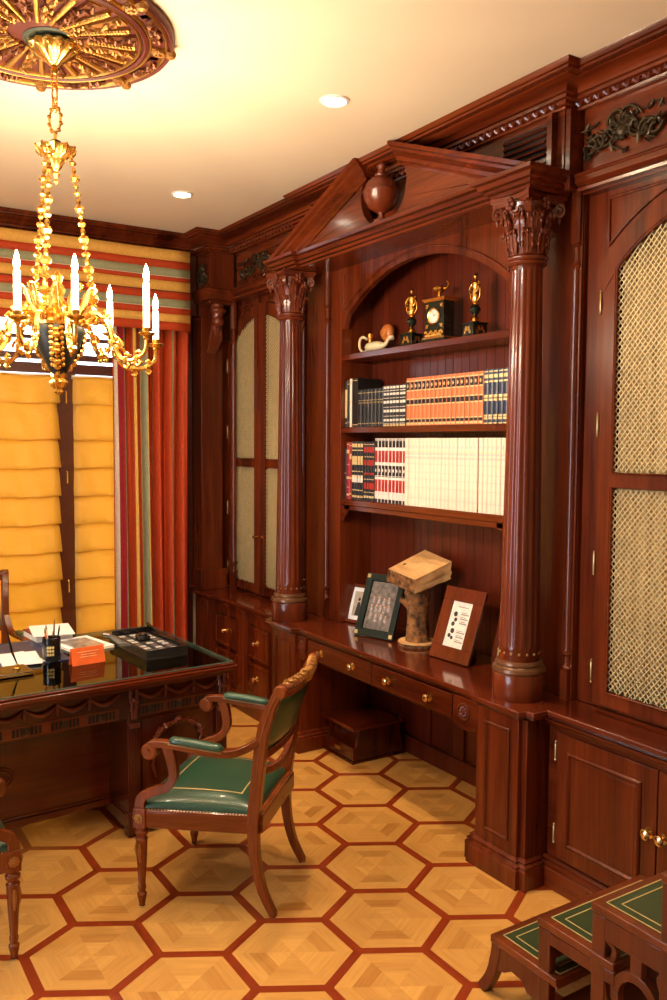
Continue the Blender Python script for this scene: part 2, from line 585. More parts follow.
def leafband(p0, p1, z, step, out):
    p0, p1 = Vector(p0), Vector(p1); L = (p1 - p0).length; d = (p1 - p0) / L; nn = Vector((-d.y, d.x))
    n = int(L / step)
    for i in range(n):
        c = p0 + d * (i + .5) * step + nn * out
        cc = Vector((c.x, c.y, z))
        D = Vector((d.x, d.y, 0)) * .3 * step; N = Vector((nn.x, nn.y, 0)) * .006
        lf.ball(cc, .011, 6, sc=(.6, .6, 1.2))
        for sgn in (-1, 1):
            lf.tube([cc + D * sgn * .2 + Vector((0, 0, -.012)), cc + D * sgn * .9 + N + Vector((0, 0, .0)), cc + D * sgn * 1.5 + Vector((0, 0, .011))], [.004, .0065, .003], 5)


leafband((2.63, 1.0), (2.63, 2.38), 3.061, .044, .030)
leafband((2.57, 2.40), (2.57, 4.14), 3.061, .044, .030)
leafband((2.60, 4.5), (2.60, 5.38), 3.061, .044, .030)
lf.build('leaf_carving', wcarve, crown)
# plain crown on the unseen walls
c2 = MB(); c2.sweep(lowcrown(.15), [(XL, 5.62), (XL, YN), (2.63, YN), (2.63, .2)]); struct(c2.build('trim_2', wy))
# window wall: wooden board behind the valance
struct(MB().box(XL, 2.43, 5.62, 5.749, 2.64, 3.06).build('trim_3', wdark))
struct(MB().box(2.16, 2.435, 5.715, 5.749, 0, 2.63).build('trim_4', wdark, bevel=.003))

# ------------------------------------------------------------------ base units and worktop
PLINTH = [(0, 0), (.030, 0), (.030, .075), (.024, .082), (.026, .092), (.014, .098), (.016, .108), (.004, .118), (0, .118)]


def panel(mb, x, y0, y1, z0, z1, d=.012, fr=.016, mi=0):
    """raised mouldings on a face that looks to -x: a rectangle of bead and a sunk centre"""
    pr = [(0, 0), (fr, 0), (fr, .004), (fr * .6, d), (fr * .25, d), (0, .003)]
    # four mitred bars
    for (a, b, c, e) in (((y0, z0), (y1, z0), (y1 - fr, z0 + fr), (y0 + fr, z0 + fr)), ((y1, z0), (y1, z1), (y1 - fr, z1 - fr), (y1 - fr, z0 + fr)),
                         ((y1, z1), (y0, z1), (y0 + fr, z1 - fr), (y1 - fr, z1 - fr)), ((y0, z1), (y0, z0), (y0 + fr, z0 + fr), (y0 + fr, z1 - fr))):
        A, B, C, D = [Vector((0, p[0], p[1])) for p in (a, b, c, e)]
        m1, m2 = (A + D) / 2, (B + C) / 2
        X = Vector((x, 0, 0)); O = Vector((-d, 0, 0))
        rs = [[X + A, X + A + O * .5, X + m1 + O, X + D + O * .2, X + D], [X + B, X + B + O * .5, X + m2 + O, X + C + O * .2, X + C]]
        mb.rings(rs, mi)


def knob(x, y, z, parent, r=.017):
    k = MB()
    k.lathe([(.019, 0), (.019, -.003), (.009, -.005), (.006, -.014), (.010, -.019), (r, -.024), (r, -.030), (.010, -.036), (.001, -.037)], (x, y, z), 16, ax='x')
    return k.build('knob', brass, parent)


def hinge_obj(x, y, z, h, parent):
    return MB().lathe([(.001, -h / 2 - .012), (.005, -h / 2 - .006), (.003, -h / 2), (.005, -h / 2 + .003), (.005, h / 2 - .003), (.003, h / 2), (.005, h / 2 + .006), (.001, h / 2 + .012)], (x, y, z), 8).build('hinge', hinge, parent)


# right base cabinet
BC = (2.75, 1.72, 0)
bc = thing('base_cabinet', 'low mahogany cabinet with two panelled doors right of the big column', 'cabinet', BC)
b = MB(); b.box(2.515, 3.04, 1.10, 2.345, .0, .672)
b.sweep(PLINTH, [(2.515, 1.10), (2.515, 2.355)])
b.sweep([(0, .64), (.008, .645), (.010, .655), (.018, .66), (.018, .672), (0, .672)], [(2.515, 1.10), (2.515, 2.355)])
b.build('carcass', wy, bc, bevel=.002)
for i, (y0, y1, ky) in enumerate(((1.828, 2.285, 1.853), (1.365, 1.822, 1.797))):
    d = MB(); d.box(2.495, 2.5145, y0, y1, .135, .632)
    panel(d, 2.495, y0 + .062, y1 - .055, .195, .572, d=.010)
    d.box(2.4935, 2.496, y0 + .09, y1 - .083, .222, .545)
    dr = d.build('door', wz, bc, bevel=.002)
    knob(2.495, ky, .402, dr, .019)
    for zz in (.56, .23):
        hinge_obj(2.492, y1 + .004 if i == 0 else y0 - .004, zz, .06, dr)

# centre base: two pedestals with drawers over the kneehole
CB = (2.7, 3.4, 0)
cb = thing('kneehole_cabinet', 'built-in mahogany kneehole unit with four brass-knobbed drawer fronts between two column pedestals', 'cabinet', CB)
for nm, (y0, y1) in (('r', (2.385, 2.620)), ('l', (4.150, 4.415))):
    p = MB(); p.box(2.385, 3.04, y0, y1, 0, .672)
    # notch strips beside the front face
    p.box(2.405, 3.04, y0 - .028, y1 + .028, 0, .672)
    p.sweep(PLINTH, [(2.95 if nm == 'l' else 2.484, y0 - .028), (2.405, y0 - .028), (2.405, y0 - .001), (2.385, y0), (2.385, y1), (2.405, y1 + .001), (2.405, y1 + .028), (2.444 if nm == 'l' else 2.95, y1 + .028)])
    panel(p, 2.385, y0 + .045, y1 - .045, .165, .625, d=.010, fr=.014)
    p.build('pedestal', wz, cb, bevel=.003)
kb = MB(); kb.box(2.94, 3.04, 2.64, 4.13, 0, .672)
for yy in (2.80, 3.08, 3.36, 3.64, 3.92):
    kb.box(2.925, 2.941, yy - .04, yy + .04, .09, .56)
kb.box(2.915, 2.941, 2.64, 4.13, 0, .10)
kb.build('back_panel', wzd, cb, bevel=.003)
fr = MB(); fr.box(2.425, 2.94, 2.645, 4.125, .668, .674)
fr.box(2.425, 2.45, 2.645, 4.125, .545, .672)
for y0, y1 in ((2.645, 2.80), (4.06, 4.125)):
    fr.prism([(y0, .545), (y0, .672), (y1, .672), (y1, .545), ((y0 + y1) / 2, .53)], 'x', 2.402, 2.45)
fr.box(2.43, 2.95, 2.645, 2.66, .50, .67); fr.box(2.43, 2.95, 4.11, 4.125, .50, .67)
fr.build('drawer_frame', wy, cb, bevel=.002)
for yc, rr0 in ((2.725, .037), (4.092, .034)):
    r = MB(); r.lathe([(rr0, 0), (rr0, -.006), (rr0 * .86, -.008), (rr0 * .8, -.003), (rr0 * .3, -.004), (rr0 * .2, -.010), (.001, -.010)], (2.402, yc, .612), 20, ax='x')
    for k in range(8):
        a = k * PI / 4
        r.ball((2.398, yc + rr0 * .5 * math.cos(a), .612 + rr0 * .5 * math.sin(a)), rr0 * .22, 6)
    r.build('rosette', wcarve, cb)
for y0, y1, ks in ((2.815, 3.425, (2.966, 3.279)), (3.433, 4.045, (3.587, 3.895))):
    d = MB(); d.box(2.408, 2.4245, y0, y1, .562, .664); d.box(2.4245, 2.9, y0 + .02, y1 - .02, .57, .655)
    dr = d.build('drawer', wy, cb, bevel=.003)
    for ky in ks:
        knob(2.408, ky, .612, dr)

# left base cabinet with six small drawers
LB = (2.75, 5.0, 0)
lb = thing('base_cabinet', 'low mahogany cabinet with small brass-knobbed drawers beside the striped curtain', 'cabinet', LB)
b = MB(); b.box(2.475, 3.04, 4.45, 5.40, 0, .672)
b.sweep(PLINTH, [(2.475, 4.446), (2.475, 5.40), (2.405, 5.40), (2.405, 5.60)])
b.box(2.405, 3.04, 5.40, 5.60, 0, .672)
b.sweep([(0, .63), (.008, .635), (.010, .65), (.02, .658), (.02, .672), (0, .672)], [(2.475, 4.446), (2.475, 5.41)])
for z0, z1 in ((.14, .60),):
    b.box(2.466, 2.476, 4.955, 5.035, .118, .63)
    b.box(2.466, 2.476, 4.46, 4.56, .118, .63)
b.build('carcass', wz, lb, bevel=.002)
for y0, y1 in ((4.60, 4.90), (5.06, 5.38)):
    for z0, z1 in ((.375, .585), (.15, .355)):
        d = MB(); d.box(2.458, 2.4745, y0, y1, z0, z1); panel(d, 2.458, y0 + .012, y1 - .012, z0 + .012, z1 - .012, d=.006, fr=.012)
        dr = d.build('drawer', wz, lb, bevel=.002)
        knob(2.458, (y0 + y1) / 2 - (.02 if y0 > 5 else 0), (z0 + z1) / 2 + .01, dr, .015)

# continuous worktop


def topline(d):
    return [(2.475 + d, 1.08), (2.475 + d, 2.318 + d), (2.395 + d, 2.318 + d), (2.395 + d, 2.352 + d), (2.358 + d, 2.362 + d), (2.358 + d, 2.640 - d), (2.385 + d, 2.668 - d),
            (2.385 + d, 4.105 + d), (2.350 + d, 4.135 + d), (2.345 + d, 4.435 - d), (2.385 + d, 4.445 - d), (2.385 + d, 4.47 - d), (2.425 + d, 4.47 - d), (2.425 + d, 5.32 + d), (2.380 + d, 5.32 + d), (2.380 + d, 5.60)]


ct = MB()
for d, z0, z1 in ((0, .694, .715), (.012, .684, .694), (.022, .673, .684)):
    ct.prism(topline(d) + [(3.04, 5.60), (3.04, 1.08)], 'z', z0, z1)
tag(ct.build('countertop', wtop, None, (2.7, 3.4, .673), bevel=.004), 'long polished mahogany worktop running the length of the built-in wall', 'countertop')

# ------------------------------------------------------------------ upper cabinets
XF = 2.68   # face of the upper cases
ZC0 = .715


def arch_poly_above(yc, half, zc, r, ztop, y0, y1):
    """area between an arch and a rectangle above it"""
    a = math.asin(min(1, half / r))
    pts = arc(yc, zc, r, PI / 2 + a, PI / 2 - a, 24)
    zs = pts[0][1]
    return [(y1, zs), (y1, ztop), (y0, ztop), (y0, zs)] + pts


def arch_band(yc, r0, r1, zc, ya, yb, n=24):
    """ring between radii r0<r1 for y in [ya,yb]"""
    o = []; i_ = []
    for k in range(n + 1):
        y = ya + (yb - ya) * k / n
        o.append((y, zc + math.sqrt(max(0, r1 * r1 - (y - yc) ** 2))))
        i_.append((y, zc + math.sqrt(max(0, r0 * r0 - (y - yc) ** 2))))
    return o + i_[::-1]


def colonnette(y, x, parent, z0=.715, ztop=2.745):
    c = MB()
    c.box(x - .022, x + .01, y - .020, y + .020, z0, z0 + .12)
    c.lathe([(.018, .834), (.024, .838), (.026, .846), (.018, .853), (.016, .862), (.018, .895), (.026, .902), (.026, .910), (.018, .916), (.016, .93),
             (.0175, 1.4), (.0175, 2.0), (.015, 2.44), (.020, 2.452), (.025, 2.458), (.020, 2.466), (.016, 2.475), (.016, 2.53), (.024, 2.537), (.020, 2.546)], (x, y, 0), 14)
    c.prism([(x - .022 if k else x - .022, 0) for k in ()] or [(x - .024, y - .012), (x - .012, y - .022), (x + .01, y - .022), (x + .01, y + .022), (x - .012, y + .022), (x - .024, y + .012)], 'z', 2.546, ztop)
    return c.build('colonnette', wz, parent)


def door_leaf(parent, yc, side, half_w, name='door'):
    """side -1: leaf on the low-y half, +1: high-y half. Arched double doors share one arch centred on yc"""
    zc = 2.027; ro = .650; ri = .575; st = .068
    ya, yb = (yc - half_w, yc - .003) if side < 0 else (yc + .003, yc + half_w)
    x0, x1 = XF - .022, XF - .0005
    m = MB()
    zo = lambda y: zc + math.sqrt(max(0.0, ro * ro - (y - yc) ** 2))
    zi = lambda y: zc + math.sqrt(max(0.0, ri * ri - (y - yc) ** 2))
    # outer stile, meeting stile, rails, arched head
    for s0, s1 in ((ya, ya + st), (yb - st, yb)):
        m.prism([(s0, .735), (s1, .735), (s1, zi(s1) if abs(s1 - yc) < ri else zo(s1)), (s0, zi(s0))], 'x', x0, x1)
    m.box(x0, x1, ya + st, yb - st, .735, .790)
    m.box(x0, x1, ya + st, yb - st, 1.590, 1.645)
    m.prism(arch_band(yc, ri, ro, zc, ya, yb, 20), 'x', x0, x1)
    # beads round the openings
    a, b_ = ya + st, yb - st
    hoop = [(x0 - .002, y, zi(y)) for y in [a + (b_ - a) * k / 12 for k in range(13)]]
    m.tube([(x0 - .002, a, 1.645)] + hoop + [(x0 - .002, b_, 1.645), (x0 - .002, a, 1.645)], .006, 6)
    m.tube([(x0 - .002, a, .79), (x0 - .002, a, 1.59), (x0 - .002, b_, 1.59), (x0 - .002, b_, .79), (x0 - .002, a, .79)], .006, 6)
    if side > 0:
        m.tube([(x0 - .003, ya, .74), (x0 - .003, ya, zo(ya))], .007, 8)
    d = m.build(name, wz, parent)
    # gathered fabric, pleated
    n = 60; f = MB(); rows = [.76, 1.2, 1.615, 2.0, None]
    ring = []
    for zr in rows:
        L = []
        for k in range(n + 1):
            y = a - .01 + (b_ - a + .02) * k / n
            z = zi(y) + .02 if zr is None else zr
            xx = XF + .020 + .014 * math.sin(k * .62 + (zr or 2.5) * .5) + .004 * math.sin(k * 1.7 + 1)
            L.append((xx, y, z))
        ring.append(L)
    for A, B in zip(ring, ring[1:]):
        for k in range(n):
            f.face([f.bm.verts.new(p) for p in (A[k], A[k + 1], B[k + 1], B[k])])
    bmesh.ops.remove_doubles(f.bm, verts=f.bm.verts, dist=1e-5)
    fo = f.build('gathered_curtain', fabric, d, smooth=180)
    so = fo.modifiers.new('thick', 'SOLIDIFY'); so.thickness = .002; so.offset = 1
    # woven wire lattice
    w = MB(); p = .0175
    xw = x0 + .010
    for sgn in (-1, 1):
        # lines z = 2*sgn*y*0.9 + c
        sl = 1.15 * sgn; c = .78 - abs(sl) * 1.0 - 4
        lo = min(.79 - sl * a, .79 - sl * b_); hi = max(2.7 - sl * a, 2.7 - sl * b_)
        q = lo
        while q < hi:
            for zlo, zhi in ((.79, 1.59), (1.645, None)):
                pts = []
                for k in range(41):
                    y = a + (b_ - a) * k / 40; z = sl * y + q
                    if z >= zlo and z <= (zhi if zhi else zi(y)):
                        pts.append((y, z))
                if len(pts) > 1:
                    (ya_, za_), (yb_, zb_) = pts[0], pts[-1]
                    X = xw + (.0015 if sgn > 0 else -.0015)
                    w.ribbon([(X, ya_, za_), (X, yb_, zb_)], (1, 0, 0), .0012, .0019)
            q += p * math.sqrt(1 + sl * sl)
    wo = w.build('wire_lattice', wire, d, smooth=0)
    # hinges on the outer stile
    hy = ya - .004 if side < 0 else yb + .004
    for zz in (.86, 1.29, 1.83, 2.30):
        hinge_obj(x0 - .004, hy, zz, .075, d)
    if side > 0:
        knob(x0, ya + .028, 1.12, d, .011)
    else:
        k = MB(); k.lathe([(.012, 0), (.012, -.003), (.003, -.004), (.001, -.004)], (x0, yb - .03, 1.12), 12, ax='x'); k.build('keyhole', brass, d)
    return d


def applique(yc, zc, x, L, H, parent, seed, mirror=1):
    """scrolling acanthus carving"""
    rnd = random.Random(seed); m = MB()
    for sg in (-1, 1):
        P = []
        for k in range(26):
            t = k / 25
            P.append((x - .012 - .006 * math.sin(t * 9), yc + sg * t * L * .46, zc + H * .22 * math.sin(t * 2 * PI * 1.1) * (1 - .3 * t)))
        m.tube(P, [.009 * (1 - .5 * k / 25) for k in range(26)], 6)
        for t0, up in ((.18, 1), (.42, -1), (.66, 1), (.86, -1)):
            cy = yc + sg * t0 * L * .46; cz = zc + H * .22 * math.sin(t0 * 2 * PI * 1.1) * (1 - .3 * t0)
            sp = []
            rr0 = H * .30 * (1 - .25 * t0)
            for k in range(16):
                a = k * .42
                r_0 = rr0 * (1 - k / 19)
                sp.append((x - .010 - .010 * k / 16, cy + sg * (r_0 * math.cos(a) - rr0 * .2), cz + up * (r_0 * math.sin(a) + rr0 * .15)))
            m.tube(sp, [.0075 - .00015 * k for k in range(16)], 5)
            m.ball(sp[-1], .011, 6)
        for k in range(34):
            t = rnd.uniform(.02, 1); cy = yc + sg * t * L * .48
            cz = zc + rnd.uniform(-.45, .45) * H * (1 - .25 * t)
            a = rnd.uniform(0, PI * 2); l = rnd.uniform(.012, .022)
            c = Vector((x - rnd.uniform(.004, .016), cy, cz)); d = Vector((-.2, math.cos(a), math.sin(a))) * l
            m.tube([c - d, c, c + d + Vector((-.006, 0, 0))], [.003, .0105, .002], 5, flat=(1, .45))
    m.ball((x - .012, yc, zc), .028, 10, sc=(.7, 1, 1))
    for k in range(7):
        a = k * 2 * PI / 7
        m.ball((x - .016, yc + .028 * math.cos(a), zc + .028 * math.sin(a)), .012, 6)
    return m.build('carved_scrollwork', bronze, parent)


def side_case(name, label, yc, y0, y1, half_w, base, extra=None):
    t = thing(name, label, 'cabinet', base)
    b = MB()
    # back, sides
    b.box(2.99, 3.04, y0, y1, .716, 2.745)
    b.box(XF, 2.99, y0, yc - half_w - .004, .716, 2.745)
    b.box(XF, 2.99, yc + half_w + .004, y1, .716, 2.745)
    b.box(XF, 2.99, yc - half_w - .004, yc + half_w + .004, .716, .733)
    ro = .655
    b.prism(arch_poly_above(yc, half_w + .004, 2.027, ro, 2.745, yc - half_w - .004, yc + half_w + .004), 'x', XF, XF + .03)
    # sunk spandrels outlined by beads
    zo = lambda y: 2.027 + math.sqrt(max(0, (ro + .03) ** 2 - (y - yc) ** 2))
    for sg in (-1, 1):
        ye = yc + sg * (half_w - .012)
        P = [(XF - .004, ye, zo(ye) + .01)] + [(XF - .004, ye, 2.695)] + [(XF - .004, yc + sg * .10, 2.695)]
        A = [(XF - .004, yc + sg * (.10 + (half_w - .112) * k / 12), max(zo(yc + sg * (.10 + (half_w - .112) * k / 12)), 0)) for k in range(13)]
        b.tube(P, .007, 6); b.tube(A, .006, 6)
    # outer strips beside the doors
    b.build('carcass', wz, t, bevel=.002)
    # frieze board and mouldings
    f = MB()
    y1 = min(y1, 5.35)
    f.box(2.64 if yc < 3 else 2.61, 3.04, y0, y1, 2.746, 3.05)
    xf = 2.64 if yc < 3 else 2.61
    f.sweep([(0, 2.730), (.030, 2.730), (.034, 2.742), (.026, 2.750), (.046, 2.760), (.046, 2.780), (.052, 2.786), (.046, 2.796), (.012, 2.800), (0, 2.806)], [(xf, y0), (xf, y1)])
    f.box(xf, XF + .01, y0, y1, 2.722, 2.746)
    f.build('frieze', wy, t, bevel=.0015)
    return t


rc = side_case('display_cabinet', 'tall mahogany cabinet with arched gold wire doors at the right edge of the picture', 1.77, 1.20, 2.355, .493, (2.85, 1.75, .716))
door_leaf(rc, 1.77, 1, .49)
door_leaf(rc, 1.77, -1, .49)
applique(2.165, 2.912, 2.64, .37, .17, rc, 3)

lc = side_case('display_cabinet', 'tall mahogany cabinet with a pair of narrow arched wire doors left of the far column', 5.10, 4.50, 5.62, .493, (2.85, 5.1, .716))
door_leaf(lc, 5.10, 1, .49)
door_leaf(lc, 5.10, -1, .49)
colonnette(4.545, 2.672, lc)
applique(4.98, 2.90, 2.61, .66, .17, lc, 5)

# corner pilaster by the curtain: block, console, colonnette
cp = thing('corner_pilaster', 'narrow mahogany pilaster with a carved bracket in the corner next to the curtain', 'pilaster', (2.55, 5.6, .716))
b = MB()
b.box(2.44, 2.60, 5.56, 5.74, .716, 2.70)
b.box(2.42, 2.62, 5.53, 5.74, .716, .86); b.box(2.61, 2.677, 5.625, 5.74, .716, 2.74)
b.box(2.44, 2.62, 5.41, 5.74, 2.746, 3.05)
b.sweep([(0, 2.722), (.030, 2.722), (.034, 2.74), (.046, 2.755), (.046, 2.780), (.052, 2.786), (.046, 2.796), (.012, 2.800), (0, 2.806)], [(2.62, 5.41), (2.44, 5.41), (2.44, 5.62)][::-1] if False else [(2.60, 5.41), (2.44, 5.41), (2.44, 5.70)])
b.box(2.44, 2.60, 5.42, 5.74, 2.70, 2.746)
b.build('pilaster_body', wz, cp, bevel=.002)
k = MB()
# console: scrolled carved bracket facing the room
k.tube(catmull([(2.50, 5.43, 2.69), (2.50, 5.425, 2.62), (2.50, 5.455, 2.52), (2.50, 5.50, 2.44), (2.50, 5.54, 2.38)], 6), [.045 - .0009 * i for i in range(25)], 10)
k.ball((2.50, 5.415, 2.58), .042, 12); k.ball((2.50, 5.42, 2.655), .05, 12, sc=(1.1, .9, .7))
for i in range(6):
    k.ball((2.46 + .016 * i, 5.40, 2.66 - .008 * (i % 2)), .014, 6)
    k.tube([(2.47 + .012 * i, 5.435, 2.54), (2.46 + .016 * i, 5.455, 2.46), (2.48 + .008 * i, 5.52, 2.37)], [.010, .012, .004], 6)
k.build('console', wcarve, cp)
colonnette(5.46, 2.64, cp)
applique(5.52, 2.90, 2.44, .12, .15, cp, 9)

# ------------------------------------------------------------------ centre bookcase with columns and broken pediment
YC = 3.43
BK = (2.8, YC, .716)
bk = thing('bookcase', 'mahogany bookcase niche framed by two fluted columns under a broken pediment with urn', 'bookcase', BK)
NY0, NY1 = 2.750, 4.120
NX = 2.665
b = MB()
b.box(2.90, 3.04, NY0 - .36, NY1 + .36, .716, 3.05)
b.build('carcass', wz, bk)
bb = MB(); bb.box(2.885, 2.8995, NY0, NY1, .716, 2.74)
for i in range(22):
    yy = NY0 + .03 + i * .062
    bb.box(2.8840, 2.8855, yy - .0011, yy + .0011, .716, 2.74, 1)
bb.build('back_panel', [wzd, dark], bk)
s = MB()
s.box(NX, 2.899, 2.362, NY0, .716, 2.74); s.box(NX, 2.899, NY1, 4.492, .716, 2.74)
s.box(NX - .012, NX, 2.362, 2.375, .716, 2.74)
# arch board
A = math.asin(.640 / 1.04)
pts = arc(YC, 1.645, 1.04, PI / 2 + A, PI / 2 - A, 28)
s.prism([(NY1, pts[-1][1]), (NY1, 2.74), (NY0, 2.74), (NY0, pts[0][1])][::-1] and ([(NY0, 2.40), (NY0, 2.74), (NY1, 2.74), (NY1, 2.40), (NY1 - .025, 2.40)] + [(y, z) for y, z in arc(YC, 1.645, 1.04, PI / 2 - A, PI / 2 + A, 28)] + [(NY0 + .025, 2.40)]), 'x', NX - .0, NX + .035)
s.tube([(NX - .003, y, z) for y, z in arc(YC, 1.645, 1.075, PI / 2 - A * .97, PI / 2 + A * .97, 28)], .006, 6)
s.tube([(NX - .003, NY1 - .03, 2.50), (NX - .003, NY1 - .03, 2.70)], .006, 6)
s.tube([(NX - .003, NY0 + .03, 2.50), (NX - .003, NY0 + .03, 2.70)], .006, 6)
s.build('niche_frame', wz, bk, bevel=.002)
for yy in (2.388, 2.605, 4.245):
    colonnette(yy, 2.655, bk)

SH = {}
for nm, zt in (('low', 1.437), ('mid', 1.846), ('top', 2.256)):
    m_ = MB(); m_.box(2.668, 2.884, NY0 + .001, NY1 - .001, zt - .034, zt)
    if nm == 'low':
        m_.box(2.674, 2.69, NY0 + .03, NY1 - .03, zt - .062, zt - .034)
        for sg, ye in ((1, NY0 + .001), (-1, NY1 - .001)):
            m_.prism([(ye, zt - .034), (ye, zt - .13), (ye + sg * .022, zt - .125), (ye + sg * .03, zt - .10), (ye + sg * .05, zt - .092), (ye + sg * .055, zt - .07), (ye + sg * .085, zt - .062), (ye + sg * .09, zt - .034)], 'x', 2.674, 2.69)
    m_.build('shelf', wy, bk, bevel=.003)
    SH[nm] = zt


def column(yc, xc=2.52):
    c = MB()
    # fluted shaft with entasis
    nfl = 16
    def prof(a, h):
        v = math.cos(a * nfl)
        e = .055 if .93 < h < 2.445 else 0
        return 1 - e * max(0, v) ** .7
    P = [(.083, .872), (.083, .915), (.0835, .93), (.083, .94)] + [(.083 - .021 * t, .94 + 1.50 * t) for t in [k / 10 for k in range(1, 11)]] + [(.063, 2.447), (.063, 2.462)]
    c.lathe(P, (xc, yc, 0), nfl * 6, mod=prof)
    sh = c.build('column_shaft', wz, bk, smooth=50)
    nails = MB()
    for k in range(nfl):
        a = 2 * PI * (k) / nfl
        nails.ball((xc + .083 * math.cos(a), yc + .083 * math.sin(a), .905), .006, 6)
    nails.build('brass_stud', hinge, sh)
    bs = MB()
    bs.lathe([(.106, .716), (.108, .722), (.108, .815), (.104, .822)], (xc, yc, 0), 40)
    bs.lathe([(.104, .822), (.110, .830), (.108, .842), (.098, .846), (.094, .852), (.098, .858), (.095, .868), (.086, .873)], (xc, yc, 0), 40, mi=1)
    bs.build('column_base', [wz, plain('bronzed_ring', (.16, .07, .03), .28, .35) if 'bronzed_ring' not in MATS else MATS['bronzed_ring']], bk)
    # Corinthian capital
    q = MB(); CS_ = .84
    q.lathe([(.074, 2.462), (.092, 2.466), (.095, 2.474), (.088, 2.480), (.098, 2.486), (.098, 2.494), (.080, 2.500), (.078, 2.505)], (xc, yc, 0), 32)
    q.lathe([(.077, 2.503), (.080, 2.56), (.088, 2.62), (.104, 2.675), (.112, 2.70)], (xc, yc, 0), 32)
    # abacus with concave sides
    ab = []
    for s4 in range(4):
        a0 = PI / 4 + s4 * PI / 2
        c0 = Vector((math.cos(a0), math.sin(a0))) * .178; c1 = Vector((math.cos(a0 + PI / 2), math.sin(a0 + PI / 2))) * .178
        for k in range(8):
            t = k / 8; p = c0.lerp(c1, t); nn = -((c0 + c1) / 2).normalized() * .030 * math.sin(PI * t)
            ab.append((xc + p.x + nn.x, yc + p.y + nn.y))
    q.prism(ab, 'z', 2.715, 2.735)
    q.prism([(xc + (x - xc) * .94, yc + (y - yc) * .94) for x, y in ab], 'z', 2.698, 2.715)
    # two rows of leaves
    for row, (n, z0, h, r0, r1, off) in enumerate(((8, 2.505, .085, .082, .112, 0), (8, 2.53, .125, .084, .126, PI / 8))):
        for k in range(n):
            a = off + 2 * PI * k / n
            D = Vector((math.cos(a), math.sin(a), 0)); T_ = Vector((-math.sin(a), math.cos(a), 0)); O = Vector((xc, yc, 0))
            spine = catmull([O + D * r0 + Vector((0, 0, z0)), O + D * (r0 + .010) + Vector((0, 0, z0 + h * .4)), O + D * (r0 + .016) + Vector((0, 0, z0 + h * .8)), O + D * r1 + Vector((0, 0, z0 + h)), O + D * (r1 + .008) + Vector((0, 0, z0 + h - .014))], 3)
            w_ = [.013, .017, .021, .024, .025, .025, .023, .022, .021, .019, .016, .012, .006]
            q.ribbon(spine, T_, [w_[min(i, 12)] for i in range(len(spine))], [.005] * len(spine))
            q.tube([p + D * .006 for p in spine[:-1]], [.0045] * (len(spine) - 1), 5)
            for sg in (-1, 1):
                for j in (3, 6, 8):
                    q.ball(spine[j] + T_ * sg * w_[j] + D * .003, .0085, 6, sc=(1, 1, 1.5))
    # corner volutes and centre rosettes
    for k in range(4):
        a = PI / 4 + k * PI / 2
        D = Vector((math.cos(a), math.sin(a), 0)); T_ = Vector((-math.sin(a), math.cos(a), 0)); O = Vector((xc, yc, 0))
        sp = [O + D * .088 + Vector((0, 0, 2.60)), O + D * .105 + Vector((0, 0, 2.65)), O + D * .130 + Vector((0, 0, 2.69))]
        for i in range(22):
            t = i / 21; an = PI * .62 - t * 2 * PI * 1.4; r0 = .028 * (1 - .8 * t)
            sp.append(O + D * (.142 + r0 * math.cos(an)) + Vector((0, 0, 2.672 + r0 * math.sin(an))))
        q.ribbon(sp, T_, .012, .005)
        q.lathe([(.001, -.015), (.010, -.015), (.010, .015), (.001, .015)], (0, 0, 0), 8, ax='x') if False else None
        q.ball(sp[-1], .013, 8, sc=(1.2, 1.2, 1))
        # hanging bell below the volute
        q.tube([O + D * .145 + Vector((0, 0, 2.645)), O + D * .143 + Vector((0, 0, 2.625))], [.010, .003], 6)
        a2 = k * PI / 2
        D2 = Vector((math.cos(a2), math.sin(a2), 0)); T2 = Vector((-D2.y, D2.x, 0))
        c_ = O + D2 * .118 + Vector((0, 0, 2.695))
        for j in range(5):
            b_ = j * 2 * PI / 5
            q.ball(c_ + T2 * .017 * math.cos(b_) + Vector((0, 0, .017 * math.sin(b_))), .013, 8)
        q.ball(c_ + D2 * .010, .010, 8)
        for sg in (-1, 1):
            sp = []
            for i in range(14):
                t = i / 13; an = PI / 2 + t * 4.6; r0 = .017 * (1 - .7 * t)
                sp.append(O + D2 * (.106) + T2 * sg * (.040 - r0 * math.cos(an)) + Vector((0, 0, 2.665 + r0 * math.sin(an))))
            q.tube([O + D2 * .088 + T2 * sg * .018 + Vector((0, 0, 2.60)), O + D2 * .096 + T2 * sg * .026 + Vector((0, 0, 2.64))] + sp, .0048, 5)
    for v_ in q.bm.verts:
        v_.co.x = xc + (v_.co.x - xc) * CS_; v_.co.y = yc + (v_.co.y - yc) * CS_
    q.build('column_capital', wcarve, bk, smooth=60)


column(2.525)
column(4.375, 2.480)

# entablature: two blocks over the columns, recessed architrave between
ENT = [(0, 2.737), (.010, 2.737), (.012, 2.748), (.030, 2.752), (.032, 2.764), (.048, 2.768), (.052, 2.786), (.070, 2.792), (.076, 2.806), (0, 2.806)]
e = MB()
path = [(2.64, 2.430), (2.430, 2.430), (2.430, 2.625), (2.462, 2.625), (2.462, 4.225), (2.430, 4.225), (2.430, 4.415), (2.64, 4.415)]
e.sweep(ENT, path)
e.box(2.463, 2.70, 2.432, 4.413, 2.737, 2.804)
e.box(2.432, 2.464, 2.432, 2.623, 2.737, 2.804); e.box(2.432, 2.464, 4.227, 4.413, 2.737, 2.804)
e.build('entablature', wy, bk, bevel=.0015)

